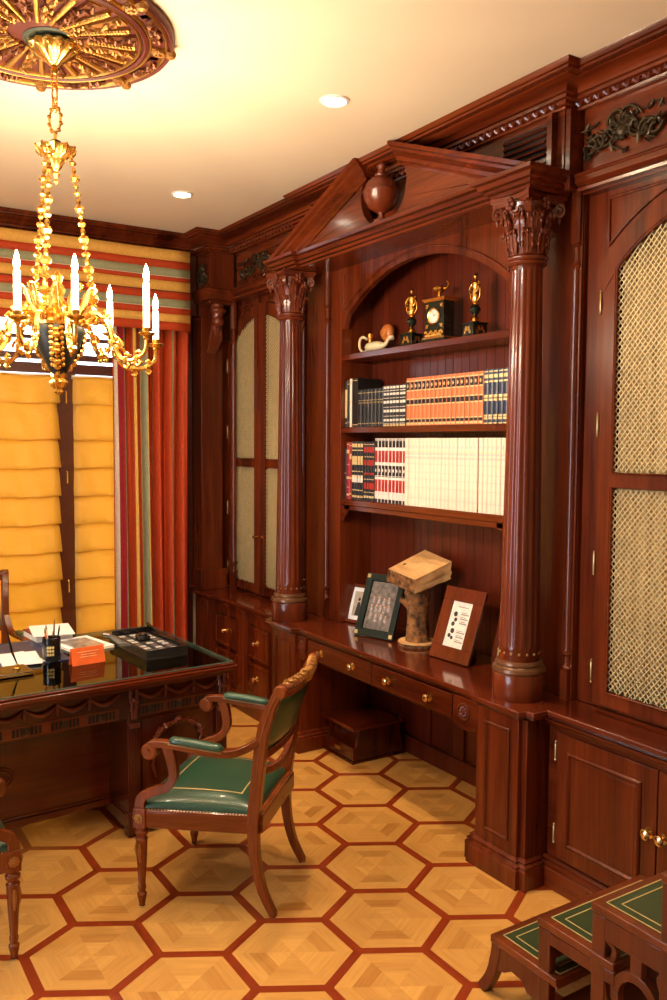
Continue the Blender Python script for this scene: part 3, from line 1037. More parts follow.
# tympanum with a round opening at the middle
ty = MB()
YR, YLf = 2.43, 4.42
slope = .378
zr = lambda y: 2.785 + slope * (y - 2.395) if y < YC else 2.785 + slope * (4.455 - y)
for sg, ye in ((1, YR), (-1, YLf)):
    yc_edge = 3.433
    cut = [(yc_edge - sg * .187 * math.sin(t), 2.975 + .165 * math.cos(t) * 1.0) for t in [R(a) for a in range(44, 181, 8)]]
    cut = [c for c in cut if c[1] > 2.806]
    ytop = cut[0][0]
    poly = [(ye, 2.806), (ye + sg * .01, zr(ye + sg * .01))] + [(ytop, zr(ytop) - .0)] + cut + [(cut[-1][0], 2.806)]
    ty.prism(poly, 'x', 2.455, 2.50)
ty.build('tympanum', wy, bk, smooth=20)
rk = MB()
RP = [(0, -.090), (.006, -.090), (.014, -.076), (.020, -.070), (.026, -.052), (.052, -.030), (.056, -.018), (.072, -.010), (.078, .008), (0, .008)]
for sg, ya, yb in ((1, 2.372, 3.300), (-1, 4.492, 3.566)):
    rs = []
    for y in [ya + (yb - ya) * (k / 24) ** 1.3 for k in range(25)]:
        z = 2.798 + slope * abs(y - ya)
        rs.append([(2.455 - o_, y, max(z + h, 2.8065)) for o_, h in RP])
    rk.rings(rs)
    # solid behind the cornice
    rs = [[(2.455, y, max(2.798 + slope * abs(y - ya) + h, 2.8065)) for h in (-.072, .004)] + [(2.52, y, max(2.798 + slope * abs(y - ya) + h, 2.8065)) for h in (.004, -.072)] for y in [ya + sg * .05 + (yb - ya - sg * .05) * (k / 16) ** 1.3 for k in range(17)]]
    rk.rings(rs)
rk.build('raking_cornice', wy, bk, smooth=20, bevel=.001)
u = MB()
u.box(2.415, 2.475, YC - .03, YC + .03, 2.806, 2.822)
u.lathe([(.034, 2.822), (.034, 2.83), (.018, 2.838), (.014, 2.852), (.018, 2.862), (.030, 2.868), (.060, 2.885), (.084, 2.925), (.089, 2.95), (.092, 2.955), (.092, 2.963), (.087, 2.968),
         (.078, 2.995), (.055, 3.022), (.030, 3.034), (.034, 3.042), (.020, 3.05), (.016, 3.068), (.024, 3.078), (.024, 3.088), (.010, 3.098), (.001, 3.104)], (2.445, YC, 0), 32)
u.build('urn_finial', wcarve, bk, smooth=40)
# frieze board behind the pediment with vent grille
fz = MB(); fz.box(2.57, 2.90, 2.39, 4.16, 2.808, 3.05); fz.box(2.60, 2.90, 4.16, 4.49, 2.74, 3.05)
fz.box(2.575, 2.70, 2.365, 2.39, 2.74, 3.05)
fz.build('frieze', wy, bk, bevel=.0015)
vg = MB()
for (a, b_, c_, d_2) in ((2.475, 2.71, 2.875, 2.888), (2.475, 2.71, 2.992, 3.0), (2.45, 2.475, 2.86, 2.95), (2.71, 2.735, 2.86, 2.95)):
    pass
vg.box(2.562, 2.5695, 2.46, 2.478, 2.87, 3.03); vg.box(2.540, 2.5695, 2.428, 2.452, 2.84, 3.04); vg.box(2.562, 2.5695, 2.715, 2.735, 2.87, 3.03)
vg.box(2.562, 2.5695, 2.478, 2.715, 2.87, 2.887); vg.box(2.562, 2.5695, 2.478, 2.715, 3.015, 3.03)
vgo = vg.build('vent_grille', wy, bk, bevel=.001)
MB().box(2.566, 2.5695, 2.478, 2.715, 2.887, 3.015).build('vent_shade_backing', dark, vgo)  # solid near-black sheet paints the shade behind the slats
sl = MB()
for i in range(5):
    zz = 2.897 + i * .0245
    sl.prism([(2.553, zz), (2.556, zz + .009), (2.5655, zz + .004), (2.5655, zz - .002)], 'y', 2.478, 2.715)
sl.build('louvre_slats', wy, vgo)

# ------------------------------------------------------------------ chandelier and its ceiling medallion
MC = (0.752, 3.052)
med = thing('ceiling_medallion', 'large round carved red and gilt ceiling medallion above the chandelier', 'ceiling medallion', (MC[0], MC[1], CEIL))
mx, my = MC
d = MB()
d.lathe([(.40, 3.149), (.445, 3.149), (.452, 3.14), (.450, 3.125), (.443, 3.116), (.438, 3.120), (.432, 3.128)], (mx, my, 0), 72)
d.lathe([(.001, 3.149), (.44, 3.149), (.44, 3.136), (.001, 3.134)], (mx, my, 0), 72)
d.lathe([(.345, 3.136), (.345, 3.118), (.352, 3.112), (.362, 3.118), (.362, 3.136)], (mx, my, 0), 72)
d.build('disc', redpaint, med)
d = MB()
for r0 in (.424, .370, .335):
    d.lathe([(r0 - .006, 3.134), (r0 - .005, 3.122), (r0, 3.116), (r0 + .005, 3.122), (r0 + .006, 3.134)], (mx, my, 0), 72)
d.build('gilt_ring', mgold, med)
d = MB()
d.lathe([(.09, 3.1345), (.333, 3.1345), (.333, 3.131), (.09, 3.131)], (mx, my, 0), 72)
d.build('green_ground', greenpaint, med)


def pol(r, a, z):
    return (mx + r * math.cos(a), my + r * math.sin(a), z)


for k in range(16):
    a = 2 * PI * (k + .3) / 16
    s_ = MB()
    n = 18
    for i in range(n):
        r0 = .105 + i * .0115
        s_.ball(pol(r0, a, 3.118), .0075 + .004 * i / n, 6, sc=(1, 1, .9))
    s_.tube([pol(.10, a, 3.122), pol(.315, a, 3.122)], [.006, .011], 6)
    s_.build('gilt_spoke', mgold, med)
    s_ = MB(); a2 = a + PI / 16
    s_.ribbon([pol(.10, a2, 3.124), pol(.325, a2, 3.124)], (-math.sin(a2), math.cos(a2), 0), [.006, .022], .007)
    rnd = random.Random(k)
    for i in range(16):
        r0 = .125 + i * .0125; da = rnd.uniform(-.4, .4) * .045 / r0
        an = rnd.uniform(0, PI)
        c = Vector(pol(r0, a2 + da, 3.115 + rnd.uniform(-.004, .004)))
        l = .012
        s_.tube([c - Vector((math.cos(an), math.sin(an), 0)) * l, c + Vector((0, 0, -.004)), c + Vector((math.cos(an), math.sin(an), .2)) * l], [.003, .008, .002], 5)
    s_.build('leaf_spoke', goldcarve if k % 2 else plain('red_gilt_carving', (0.16, .05, .014), .4, .4, scale=60, var=.5) if 'red_gilt_carving' not in MATS else MATS['red_gilt_carving'], med)
for k in range(8):
    a = 2 * PI * (k + .68) / 8
    s_ = MB(); rnd = random.Random(50 + k)
    s_.obox(pol(.397, a, 3.128), Vector((math.cos(a), math.sin(a), 0)) * .024, Vector((-math.sin(a), math.cos(a), 0)) * .022, (0, 0, .008))
    s_.ball(pol(.44, a, 3.118), .022, 8, sc=(1, 1, .8))
    for i in range(10):
        b_ = i * PI / 5
        s_.ball((pol(.40, a, 0)[0] + .016 * math.cos(b_), pol(.40, a, 0)[1] + .016 * math.sin(b_), 3.116), .009, 6)
    s_.ball(pol(.40, a, 3.112), .010, 6)
    s_.build('rosette_block', goldcarve, med)
    # band of carving with dark ends
    s_ = MB()
    for i in range(26):
        t = (i + .5) / 26; aa = a + .10 + t * (PI / 4 - .20)
        if .18 < t < .82:
            rr1 = .397 + rnd.uniform(-.014, .014); an = rnd.uniform(0, PI); c = Vector(pol(rr1, aa, 3.120))
            D = Vector((math.cos(an), math.sin(an), 0)) * .014
            s_.tube([c - D, c + Vector((0, 0, -.006)), c + D], [.003, .009, .003], 5)
    s_.build('scroll_band', MATS['red_gilt_carving'], med)
    for t0 in (.10, .80):
        s_ = MB()
        pts = [pol(.383, a + .10 + (t0 + j * .1 / 3) * (PI / 4 - .2), 0)[:2] for j in range(4)] + [pol(.411, a + .10 + (t0 + (3 - j) * .1 / 3) * (PI / 4 - .2), 0)[:2] for j in range(4)]
        s_.prism(pts, 'z', 3.128, 3.137)
        s_.build('dark_inset', greenpaint, med)
d = MB()
d.lathe([(.001, 3.134), (.094, 3.134), (.098, 3.126), (.092, 3.120), (.086, 3.126), (.001, 3.128)], (.805, 3.084, 0), 40)
d.build('centre_collar', greenpaint, med)

CHX, CHY = 0.812, 3.090
CH = (CHX, CHY, 0)
ch = thing('chandelier', 'gilt chandelier with dark urn bowl and lit white candles on curling arms', 'chandelier', (CHX, CHY, 1.92))
ch_h = .34
a = MB()
a.lathe([(.012, 3.045), (.022, 3.052), (.030, 3.060), (.052, 3.074), (.072, 3.092), (.082, 3.108), (.078, 3.116), (.001, 3.12)], CH, 48, mod=lambda t, h: 1 + .07 * math.cos(12 * t))
for k in range(12):
    t = 2 * PI * k / 12
    a.ball((CHX + .074 * math.cos(t), CHY + .074 * math.sin(t), 3.100), .011, 6)
a.ball((CHX, CHY, 3.03), .016, 8)
a.build('canopy_rose', gold, ch)
# links
z = 3.012; k = 0
lk = MB()
link = lambda zc, hh, ww, rr, rot: [(CHX + ww * math.sin(t) * math.cos(rot), CHY + ww * math.sin(t) * math.sin(rot), zc + hh * math.cos(t)) for t in [2 * PI * i / 16 for i in range(17)]]
lk.tube(link(2.995, .026, .011, 0, .5), .0035, 6); lk.tube(link(2.952, .030, .013, 0, 2.0), .004, 6); lk.tube(link(2.915, .024, .010, 0, .5), .0035, 6)
lk.tube(link(2.865, .042, .024, 0, 2.2), .0045, 6)
for i in range(10):
    t = 2 * PI * i / 10
    lk.ball((CHX + .026 * math.sin(t) * math.cos(2.2), CHY + .026 * math.sin(t) * math.sin(2.2), 2.865 + .044 * math.cos(t)), .008, 6)
lk.tube([(CHX, CHY, 2.825), (CHX, CHY, 2.79)], .006, 6)
lk.build('chain', gold, ch)
a = MB()
a.lathe([(.012, 2.718), (.03, 2.722), (.036, 2.736), (.044, 2.742), (.050, 2.752), (.060, 2.762), (.064, 2.772), (.054, 2.775), (.03, 2.779), (.012, 2.785)], CH, 40, mod=lambda t, h: 1 + .08 * math.cos(10 * t) * (1 if h > 2.745 else .2))
for i in range(10):
    t = 2 * PI * i / 10
    a.tube([(CHX + .050 * math.cos(t), CHY + .05 * math.sin(t), 2.742), (CHX + .060 * math.cos(t), CHY + .060 * math.sin(t), 2.762), (CHX + .071 * math.cos(t), CHY + .071 * math.sin(t), 2.774)], [.005, .011, .003], 6)
a.lathe([(.001, 2.722), (.028, 2.722), (.020, 2.705), (.008, 2.69), (.014, 2.68), (.006, 2.665), (.010, 2.655), (.002, 2.645)], CH, 16)
co = a.build('crown', gold, ch)
MB().ball((CHX, CHY, 2.784), .024, 12, sc=(1, 1, .6)).build('dome', darkmetal, co)
# camera-facing basis is not needed: clusters sit at 100, -20, -140 degrees from the view direction in plan
view = math.atan2(-CHY, -CHX)      # direction from chandelier to the viewer's side of the room
CL = [view + R(100), view - R(20), view - R(140)]
for c_ in CL:
    p0 = Vector((CHX + .052 * math.cos(c_), CHY + .052 * math.sin(c_), 2.765)); p1 = Vector((CHX + .135 * math.cos(c_), CHY + .135 * math.sin(c_), 2.17))
    m_ = MB()
    m_.tube([p0, p1], .0035, 5)
    for i in range(23):
        p = p0.lerp(p1, (i + .5) / 23)
        r0 = (.009, .013, .008, .017)[i % 4] * (1 + .35 * i / 23)
        m_.ball(p, r0, 8, sc=(1, 1, (.9, .7, 1.5, .8)[i % 4]))
    m_.build('bead_chain', gold, ch)
# bowl
a = MB()
a.lathe([(.001, 1.975), (.012, 1.975), (.024, 1.99), (.046, 2.03), (.070, 2.08), (.086, 2.125), (.091, 2.145), (.088, 2.16), (.001, 2.165)], CH, 40)
bo = a.build('bowl', darkmetal, ch)
a = MB()
a.lathe([(.084, 2.150), (.094, 2.156), (.096, 2.168), (.088, 2.178), (.092, 2.19), (.080, 2.20), (.001, 2.205)], CH, 40)
for i in range(24):
    t = 2 * PI * i / 24
    a.ball((CHX + .096 * math.cos(t), CHY + .096 * math.sin(t), 2.165 + .012 * (i % 2)), .011, 6)
for c_ in [view - R(4), view + R(112), view - R(124)]:
    for i in range(9):
        t = i / 8; rr1 = .092 * (1 - t) + .022 * t + .020 * math.sin(PI * t); zz = 2.135 - .14 * t
        c = (CHX + rr1 * math.cos(c_), CHY + rr1 * math.sin(c_), zz)
        a.ball(c, .013 + .004 * math.sin(i * 2.2), 6, sc=(1, 1, .8))
        for sg in (-1, 1):
            t2 = c_ + sg * .18 / max(.3, rr1 * 10)
            a.ball((CHX + rr1 * math.cos(t2), CHY + rr1 * math.sin(t2), zz + .008), .009, 6)
a.lathe([(.024, 1.998), (.026, 1.985), (.020, 1.975), (.030, 1.962), (.026, 1.948), (.012, 1.938), (.016, 1.928), (.002, 1.915)], CH, 20, mod=lambda t, h: 1 + .15 * math.cos(6 * t))
a.build('gilt_mount', gold, ch)
# central gilt figures and leaves above the bowl
a = MB()
a.lathe([(.03, 2.20), (.05, 2.215), (.03, 2.235), (.018, 2.26), (.028, 2.285), (.014, 2.31), (.02, 2.33), (.004, 2.35)], CH, 16)
for i in range(9):
    t = 2 * PI * i / 9 + .2
    P = [(CHX + r0 * math.cos(t), CHY + r0 * math.sin(t), zz) for r0, zz in ((.06, 2.19), (.09, 2.225), (.10, 2.26), (.115, 2.29), (.135, 2.285), (.125, 2.265))]
    a.tube(catmull(P, 3), [.012 - .0006 * j for j in range(16)], 6)
a.build('leaf_crown', gold, ch)
CAND = []
for ci, c_ in enumerate(CL):
    for j, (da, r0, zb, zt) in enumerate(((-36, .325, 2.130, 2.365), (0, .350, 2.115, 2.300), (42, .310, 2.170, 2.355)) if ci == 0 else ((-30, .34, 2.140, 2.345), (2, .350, 2.140, 2.345), (30, .335, 2.150, 2.345))):
        if ci == 1:
            da = (-33, 0, 29)[j]
        t = c_ + R(da)
        D = Vector((math.cos(t), math.sin(t), 0)); O = Vector((CHX, CHY, 0))
        P = catmull([O + D * .085 + Vector((0, 0, 2.175)), O + D * .13 + Vector((0, 0, 2.20)), O + D * .18 + Vector((0, 0, 2.17)), O + D * .22 + Vector((0, 0, zb - .075)), O + D * (r0 - .055) + Vector((0, 0, zb - .092)), O + D * (r0 - .008) + Vector((0, 0, zb - .065)), O + D * r0 + Vector((0, 0, zb - .02))], 5)
        a = MB()
        a.tube(P, [.0105 - .00012 * i for i in range(len(P))], 7)
        T_ = Vector((-D.y, D.x, 0))
        # acanthus curls on the arm
        for i in (4, 9, 13, 18, 22):
            for sg in (-1, 1):
                p = P[i]
                a.tube([p, p + Vector((0, 0, .016 * sg)) + D * .014, p + Vector((0, 0, .026 * sg)) + D * .004, p + Vector((0, 0, .020 * sg)) - D * .008], [.007, .008, .006, .003], 5)
            a.ball(P[i], .0135, 6)
        sp = [O + D * (.21 + .030 * (1 - i / 16) * math.cos(i * .55)) + Vector((0, 0, zb - .045 + .030 * (1 - i / 16) * math.sin(i * .55))) for i in range(14)]
        a.tube(sp, .0055, 5)
        ar = a.build('arm', gold, ch)
        cx_, cy_ = CHX + D.x * r0, CHY + D.y * r0
        a = MB()
        a.lathe([(.006, zb - .025), (.012, zb - .018), (.010, zb - .012), (.026, zb - .006), (.030, zb), (.026, zb + .002), (.013, zb + .002), (.014, zb + .014), (.0135, zb + .018), (.001, zb + .018)], (cx_, cy_, 0), 18, mod=lambda t, h: 1 + .06 * math.cos(8 * t))
        a.build('drip_pan', gold, ar)
        zw = zt - .062
        a = MB(); a.lathe([(.0115, zb + .018), (.0112, zw - .004), (.009, zw), (.001, zw)], (cx_, cy_, 0), 14); a.build('candle_tube', candle, ar)
        a = MB(); a.lathe([(.003, zw), (.008, zw + .008), (.0105, zw + .022), (.008, zw + .038), (.003, zw + .056), (.0008, zt)], (cx_, cy_, 0), 12)
        a.build('flame_bulb', bulbm, ar)
        l = bpy.data.lights.new('bulb_light', 'POINT'); l.energy = BULB_POWER; l.color = (1.0, 0.77, 0.52); l.shadow_soft_size = .015
        lo = bpy.data.objects.new('bulb_light', l); COL.objects.link(lo); lo.location = (cx_ + D.x * .0, cy_, zw + .028)
        # lamp sits inside the bulb mesh, which must not block it
        CAND.append(lo)
for o in COL.objects:
    if o.name.startswith('flame_bulb'):
        o.visible_shadow = False

# recessed downlights
for i, (x, y) in enumerate(DOWNLIGHTS):
    pos = ('nearer of the two round recessed ceiling lamps, right of the chandelier rod', 'farther of the two round recessed ceiling lamps, above the curtain corner')
    lab = pos[i] if i < 2 else ['recessed ceiling lamp above the library steps', 'recessed ceiling lamp far left behind the chandelier', 'recessed ceiling lamp near the left wall window', 'recessed ceiling lamp in the near left corner', 'recessed ceiling lamp behind the viewer on the right'][i - 2]
    t = thing('recessed_ceiling_lamp', lab, 'ceiling lamp', (x, y, CEIL))
    MB().lathe([(.046, 3.1495), (.062, 3.1495), (.060, 3.144), (.048, 3.141), (.046, 3.146)], (x, y, 0), 32).build('trim_ring', whitem, t)
    MB().lathe([(.001, 3.1495), (.046, 3.1495), (.044, 3.1455), (.001, 3.1445)], (x, y, 0), 32).build('lamp_lens', lampm, t)
    l = bpy.data.lights.new('downlight', 'SPOT'); l.energy = DOWN_POWER; l.color = WARM; l.spot_size = R(88); l.spot_blend = .8; l.shadow_soft_size = .04
    lo = bpy.data.objects.new('downlight', l); COL.objects.link(lo); lo.location = (x, y, CEIL - .012)

# ------------------------------------------------------------------ window dressing
# valance: horizontal stripes from the top down
VS = [(c_gold, .072), (c_red, .050), (c_sage, .050), (c_cream, .006), (c_red, .028), (c_gold, .062), (c_brown, .010), (c_red, .046), (c_sage, .050), (c_cream, .006), (c_red, .042), (c_gold, .052), (c_red, .056)]
vmats = [c_gold, c_red, c_sage, c_cream, c_brown]
v = MB(); z = 3.03
for mt, h in VS:
    mi = vmats.index(mt)
    nX = 40
    for k in range(nX):
        xa, xb = -2.0 + 4.31 * k / nX, -2.0 + 4.31 * (k + 1) / nX
        ya = 5.462 + .006 * math.sin(k * .9); yb = 5.462 + .006 * math.sin((k + 1) * .9)
        v.face([v.bm.verts.new(p) for p in ((xa, ya, z), (xb, yb, z), (xb, yb + .004, z - h), (xa, ya + .004, z - h))], mi)
    # return at the right end
    v.face([v.bm.verts.new(p) for p in ((2.31, yb, z), (2.31, 5.61, z), (2.31, 5.61, z - h), (2.31, yb + .004, z - h))], mi)
    z -= h
bmesh.ops.remove_doubles(v.bm, verts=v.bm.verts, dist=1e-4)
vo = v.build('window_valance', vmats, None, (.2, 5.5, z))
so = vo.modifiers.new('thick', 'SOLIDIFY'); so.thickness = .012; so.offset = 0
tag(vo, 'striped red, gold and sage fabric valance across the top of the window', 'valance')

# curtain: vertical stripes, gathered folds, first brown strip paints a fold's shadow; widths in metres of hanging width
CS = [('r', .010), ('c', .026), ('d', .030), ('s', .022), ('k', .014), ('r', .040), ('g', .024), ('k', .008), ('r', .034), ('s', .030), ('g', .010), ('b', .020), ('r', .022), ('k', .012), ('r', .052), ('b', .014), ('r', .046),
      ('s', .014), ('r', .028), ('b', .012), ('r', .052), ('b', .010)]
cm = {'r': c_red, 'c': c_cream, 'd': c_dred, 's': c_sage, 'k': c_brown, 'g': c_gold, 'b': c_dred}
cmats = [c_red, c_cream, c_dred, c_sage, c_brown, c_gold]


def curtain(x0, x1, name, label, flip=False):
    tot = sum(w for _, w in CS); m = MB()
    x = x0; prev = None
    xs = []
    for ch_, w in CS:
        w2 = w / tot * (x1 - x0); n = max(2, int(w2 / .005))
        for i in range(n):
            xs.append((x + w2 * i / n, cmats.index(cm[ch_])))
        x += w2
    xs.append((x1, 0))
    zz = [2.60, 2.2, 1.8, 1.4, 1.0, .6, .2, .02]

    def P(xx, z_, j):
        s_ = (xx - x0)
        amp = .028 + .012 * (2.6 - z_) / 2.6
        y = 5.530 + amp * math.sin(s_ * 2 * PI / .087 + .4 * math.sin(z_ * 1.3)) + .010 * math.sin(s_ * 2 * PI / .041 + z_ * .5)
        return (xx + .008 * math.sin(z_ * 1.1 + s_ * 9), y, z_)
    cols = [[m.bm.verts.new(P(xx, z_, j)) for j, z_ in enumerate(zz)] for xx, _ in xs]
    for i in range(len(xs) - 1):
        for j in range(len(zz) - 1):
            m.face([cols[i][j], cols[i + 1][j], cols[i + 1][j + 1], cols[i][j + 1]], xs[i][1])
    o = m.build(name, cmats, None, ((x0 + x1) / 2, 5.545, .02), smooth=180)
    so = o.modifiers.new('thick', 'SOLIDIFY'); so.thickness = .004; so.offset = 0
    return tag(o, label, 'curtain')


curtain(1.800, 2.315, 'curtain', 'floor-length striped red curtain hanging between the yellow blinds and the dark corner pilaster')

# roman blinds with soft horizontal folds


def blind(x0, x1, label):
    m = MB(); t = .182; n = 11; nx = max(8, int((x1 - x0) / .04)); rows = []
    seed = x0 * 7
    for i in range(n):
        zt = 2.178 - i * t - (.05 if i else 0)
        for q, (dz, dy) in enumerate(((.003, -.010), (.03, -.018), (.075, -.026), (.13, -.034), (.172, -.042), (.179, -.038), (.1815, -.004))):
            rows.append((zt - dz, dy))
    V = []
    for (z_, dy) in rows:
        L = []
        for k in range(nx + 1):
            xx = x0 + (x1 - x0) * k / nx
            e = (1 if k in (0, nx) else 0)
            wob = .006 * math.sin(k * 1.7 + z_ * 11 + seed) + .004 * math.sin(k * .6 + z_ * 31)
            sag = .010 * math.sin(PI * k / nx)
            ex = (.010 * (-dy / .034)) * (-1 if k == 0 else 1 if k == nx else 0)
            L.append(m.bm.verts.new((xx + ex, 5.63 + dy + wob * (-dy / .034), z_ - sag * 0.5 * (-dy / .034) + .004 * math.sin(k * .8 + seed))))
        V.append(L)
    for a_, b_ in zip(V, V[1:]):
        for k in range(nx):
            m.face([a_[k], a_[k + 1], b_[k + 1], b_[k]])
    o = m.build('roman_blind', blindm, None, ((x0 + x1) / 2, 5.63, .13), smooth=40)
    so = o.modifiers.new('thick', 'SOLIDIFY'); so.thickness = .003; so.offset = 0
    tag(o, label, 'blind', None)
    hb = MB(); hb.box(x0, x1, 5.632, 5.66, 2.165, 2.185)
    hb.build('head_rail', whitem, o)


blind(1.568, 2.05, 'narrow yellow silk roman blind between the dark window post and the curtain')
blind(.125, 1.462, 'wide yellow silk roman blind left of the dark window post')
blind(-1.20, -.035, 'yellow silk roman blind farther left, beyond the picture edge')

# ------------------------------------------------------------------ writing desk
DK = (1.735, 3.545, 0)
DA = R(3.2)
dk = thing('writing_desk', 'carved mahogany writing desk with glass-covered top in front of the window', 'desk', DK, DA, local=True)
DL, DD = 2.0, .985
B = dict(local=True)


def molded_rect(mb, x0, x1, y0, y1, stages, mi=0):
    for d, z0, z1 in stages:
        mb.box(x0 + d, x1 - d, y0 + d, y1 - d, z0, z1, mi)


t = MB()
molded_rect(t, -DL, 0, 0, DD, ((.012, .722, .733), (0, .700, .722), (.012, .690, .700), (.028, .676, .690)))
t.build('desk_top', wdesk, dk, bevel=.005, local=True)
t = MB()
for (a_, b_, c_, e_) in ((-DL + .10, -.10, .10, .112), (-DL + .10, -.10, DD - .112, DD - .10), (-DL + .10, -DL + .112, .10, DD - .10), (-.112, -.10, .10, DD - .10)):
    t.box(a_, b_, c_, e_, .7332, .7338)
t.build('leather_border', feltg, dk, local=True, smooth=0)
t = MB(); t.box(-DL + .125, -.125, .125, DD - .125, .7331, .7336)
t.build('writing_leather', plain('tan_leather', (.22, .085, .03), .5, scale=8, var=.25), dk, local=True, smooth=0)
gl = MB(); gl.box(-DL + .02, -.02, .02, DD - .02, .7345, .7395)
gl.build('glass_top', glasst, dk, local=True, smooth=0, bevel=.001)
t = MB()
for (a_, b_, c_, e_) in ((-DL + .018, -.018, .018, .0205), (-DL + .018, -.018, DD - .0205, DD - .018), (-DL + .018, -DL + .0205, .018, DD - .018), (-.0205, -.018, .018, DD - .018)):
    t.box(a_, b_, c_, e_, .7344, .7396)
t.build('glass_edge', glassedge, dk, local=True, smooth=0)
# frieze all round
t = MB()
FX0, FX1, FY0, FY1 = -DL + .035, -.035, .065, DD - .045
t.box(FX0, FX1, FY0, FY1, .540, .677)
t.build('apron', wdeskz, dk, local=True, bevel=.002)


def facewalk(xa, xb, y):
    """front-facing decoration: swags above, fluted inlay band below"""
    L = xb - xa
    inl = MB(); inl.box(xa, xb, y - .004, y, .547, .596)
    bo = inl.build('inlay_band', wdesklight, dk, local=True, bevel=.001)
    fl = MB(); n = max(1, round(L / .165)); st = L / n
    for i in range(n):
        c = xa + st * (i + .5)
        for k in range(-3, 4):
            if abs(k) < 1:
                continue
            xk = c + k * .0165 - (.0 if k > 0 else 0)
            fl.box(xk - .0055 + (.004 if k > 0 else -.004), xk + .0055 + (.004 if k > 0 else -.004), y - .0055, y - .003, .554, .589)
    fl.build('dark_flutes', dark, bo, local=True, smooth=0)
    ro = MB()
    for i in range(n):
        c = xa + st * (i + .5)
        ro.lathe([(.001, y - .012), (.010, y - .010), (.017, y - .006), (.018, y - .003)], (c, 0, .572), 12, ax='y', mod=lambda a, h: 1 + .15 * math.cos(6 * a)) if False else ro.ball((c, y - .005, .572), .015, 8, sc=(1, .5, 1))
        for k in range(6):
            a_ = k * PI / 3
            ro.ball((c + .012 * math.cos(a_), y - .006, .572 + .012 * math.sin(a_)), .006, 6)
    ro.build('inlay_rosettes', bronze, bo, local=True)
    sw = MB(); n = max(2, round(L / .13)); st = L / n
    for i in range(n):
        x0_ = xa + st * i; x1_ = x0_ + st
        P = [(x0_ + (x1_ - x0_) * k / 10, y - .008 - .006 * math.sin(PI * k / 10), .662 - .034 * math.sin(PI * k / 10)) for k in range(11)]
        sw.tube(P, [.004 + .006 * math.sin(PI * k / 10) for k in range(11)], 6)
        sw.tube([(x0_, y - .006, .665), (x0_, y - .010, .640), (x0_, y - .008, .612)], [.006, .008, .003], 6)
        sw.ball((x0_, y - .008, .662), .009, 6)
    sw.build('carved_swags', wcarve, dk, local=True)


facewalk(-.478, -.065, FY0)
facewalk(-1.50, -.555, FY0)
# inlay on the right end
t = MB(); t.box(FX1, FX1 + .004, FY0 + .03, FY1 - .03, .547, .596); t.build('inlay_band', wdesklight, dk, local=True)
# pedestals
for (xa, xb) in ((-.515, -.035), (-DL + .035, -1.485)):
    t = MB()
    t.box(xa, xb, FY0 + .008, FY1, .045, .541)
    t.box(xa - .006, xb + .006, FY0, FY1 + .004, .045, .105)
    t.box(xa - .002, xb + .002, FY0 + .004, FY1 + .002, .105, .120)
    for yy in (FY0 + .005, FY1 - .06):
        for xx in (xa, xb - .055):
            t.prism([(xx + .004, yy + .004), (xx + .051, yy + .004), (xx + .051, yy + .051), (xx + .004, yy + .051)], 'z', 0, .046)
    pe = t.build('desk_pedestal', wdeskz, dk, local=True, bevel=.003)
    # corner pilasters with carved tops
    for xx in (xa - .004, xb - .051):
        t = MB(); t.box(xx, xx + .055, FY0 - .010, FY0 + .02, .12, .675)
        t.box(xx - .004, xx + .059, FY0 - .014, FY0 + .02, .045, .12)
        for k in range(3):
            t.box(xx + .012 + k * .013, xx + .017 + k * .013, FY0 - .0135, FY0 - .009, .16, .50)
        t.build('corner_post', wdeskz, pe, local=True, bevel=.002)
        t = MB(); cx_ = xx + .0275
        rnd = random.Random(int(xx * 1000))
        for k in range(14):
            zz = .665 - k * .009; ww = .020 * (1 - k / 22)
            for sg in (-1, 1):
                t.ball((cx_ + sg * ww * rnd.uniform(.5, 1), FY0 - .016, zz), .009, 6, sc=(1, .8, 1))
        t.ball((cx_, FY0 - .018, .625), .014, 8)
        t.box(cx_ - .024, cx_ + .024, FY0 - .022, FY0 - .008, .515, .523)
        for k in range(4):
            t.ball((cx_ - .018 + .012 * k, FY0 - .018, .508), .007, 6)
        t.build('carved_drop', wcarve, pe, local=True)
    # carved panel with a wreath swag
    t = MB(); yy = FY0 + .006
    panel_y = []
    x0_, x1_, z0_, z1_ = xa + .07, xb - .07, .15, .525
    for (p, q) in (((x0_, z0_), (x1_, z0_)), ((x1_, z0_), (x1_, z1_)), ((x1_, z1_), (x0_, z1_)), ((x0_, z1_), (x0_, z0_))):
        t.tube([(p[0], yy, p[1]), (q[0], yy, q[1])], .007, 6)
    t.build('panel_moulding', wdeskz, pe, local=True)
    t = MB(); xc = (x0_ + x1_) / 2; rnd = random.Random(4)
    for k in range(34):
        u_ = k / 33; ang = PI * (1 - u_)
        px_, pz_ = xc + .115 * math.cos(ang), .415 + .075 * math.sin(ang)
        an = rnd.uniform(0, PI)
        c = Vector((px_, yy - .008, pz_)); d = Vector((math.cos(an), 0, math.sin(an))) * .018
        t.tube([c - d, c + Vector((0, -.006, 0)), c + d], [.003, .012, .002], 5)
    for sg in (-1, 1):
        sp = [(xc + sg * (.12 + .022 * (1 - i / 14) * math.cos(i * .5)), yy - .008, .385 + .022 * (1 - i / 14) * math.sin(i * .5)) for i in range(12)]
        t.tube(sp, .005, 5)
        t.tube([(xc + sg * .115, yy - .006, .37), (xc + sg * .125, yy - .008, .31), (xc + sg * .11, yy - .006, .25)], [.006, .009, .003], 6)
    t.ball((xc, yy - .012, .50), .018, 8)
    t.build('carved_wreath', goldcarve, pe, local=True) if False else t.build('carved_wreath', wcarve, pe, local=True)
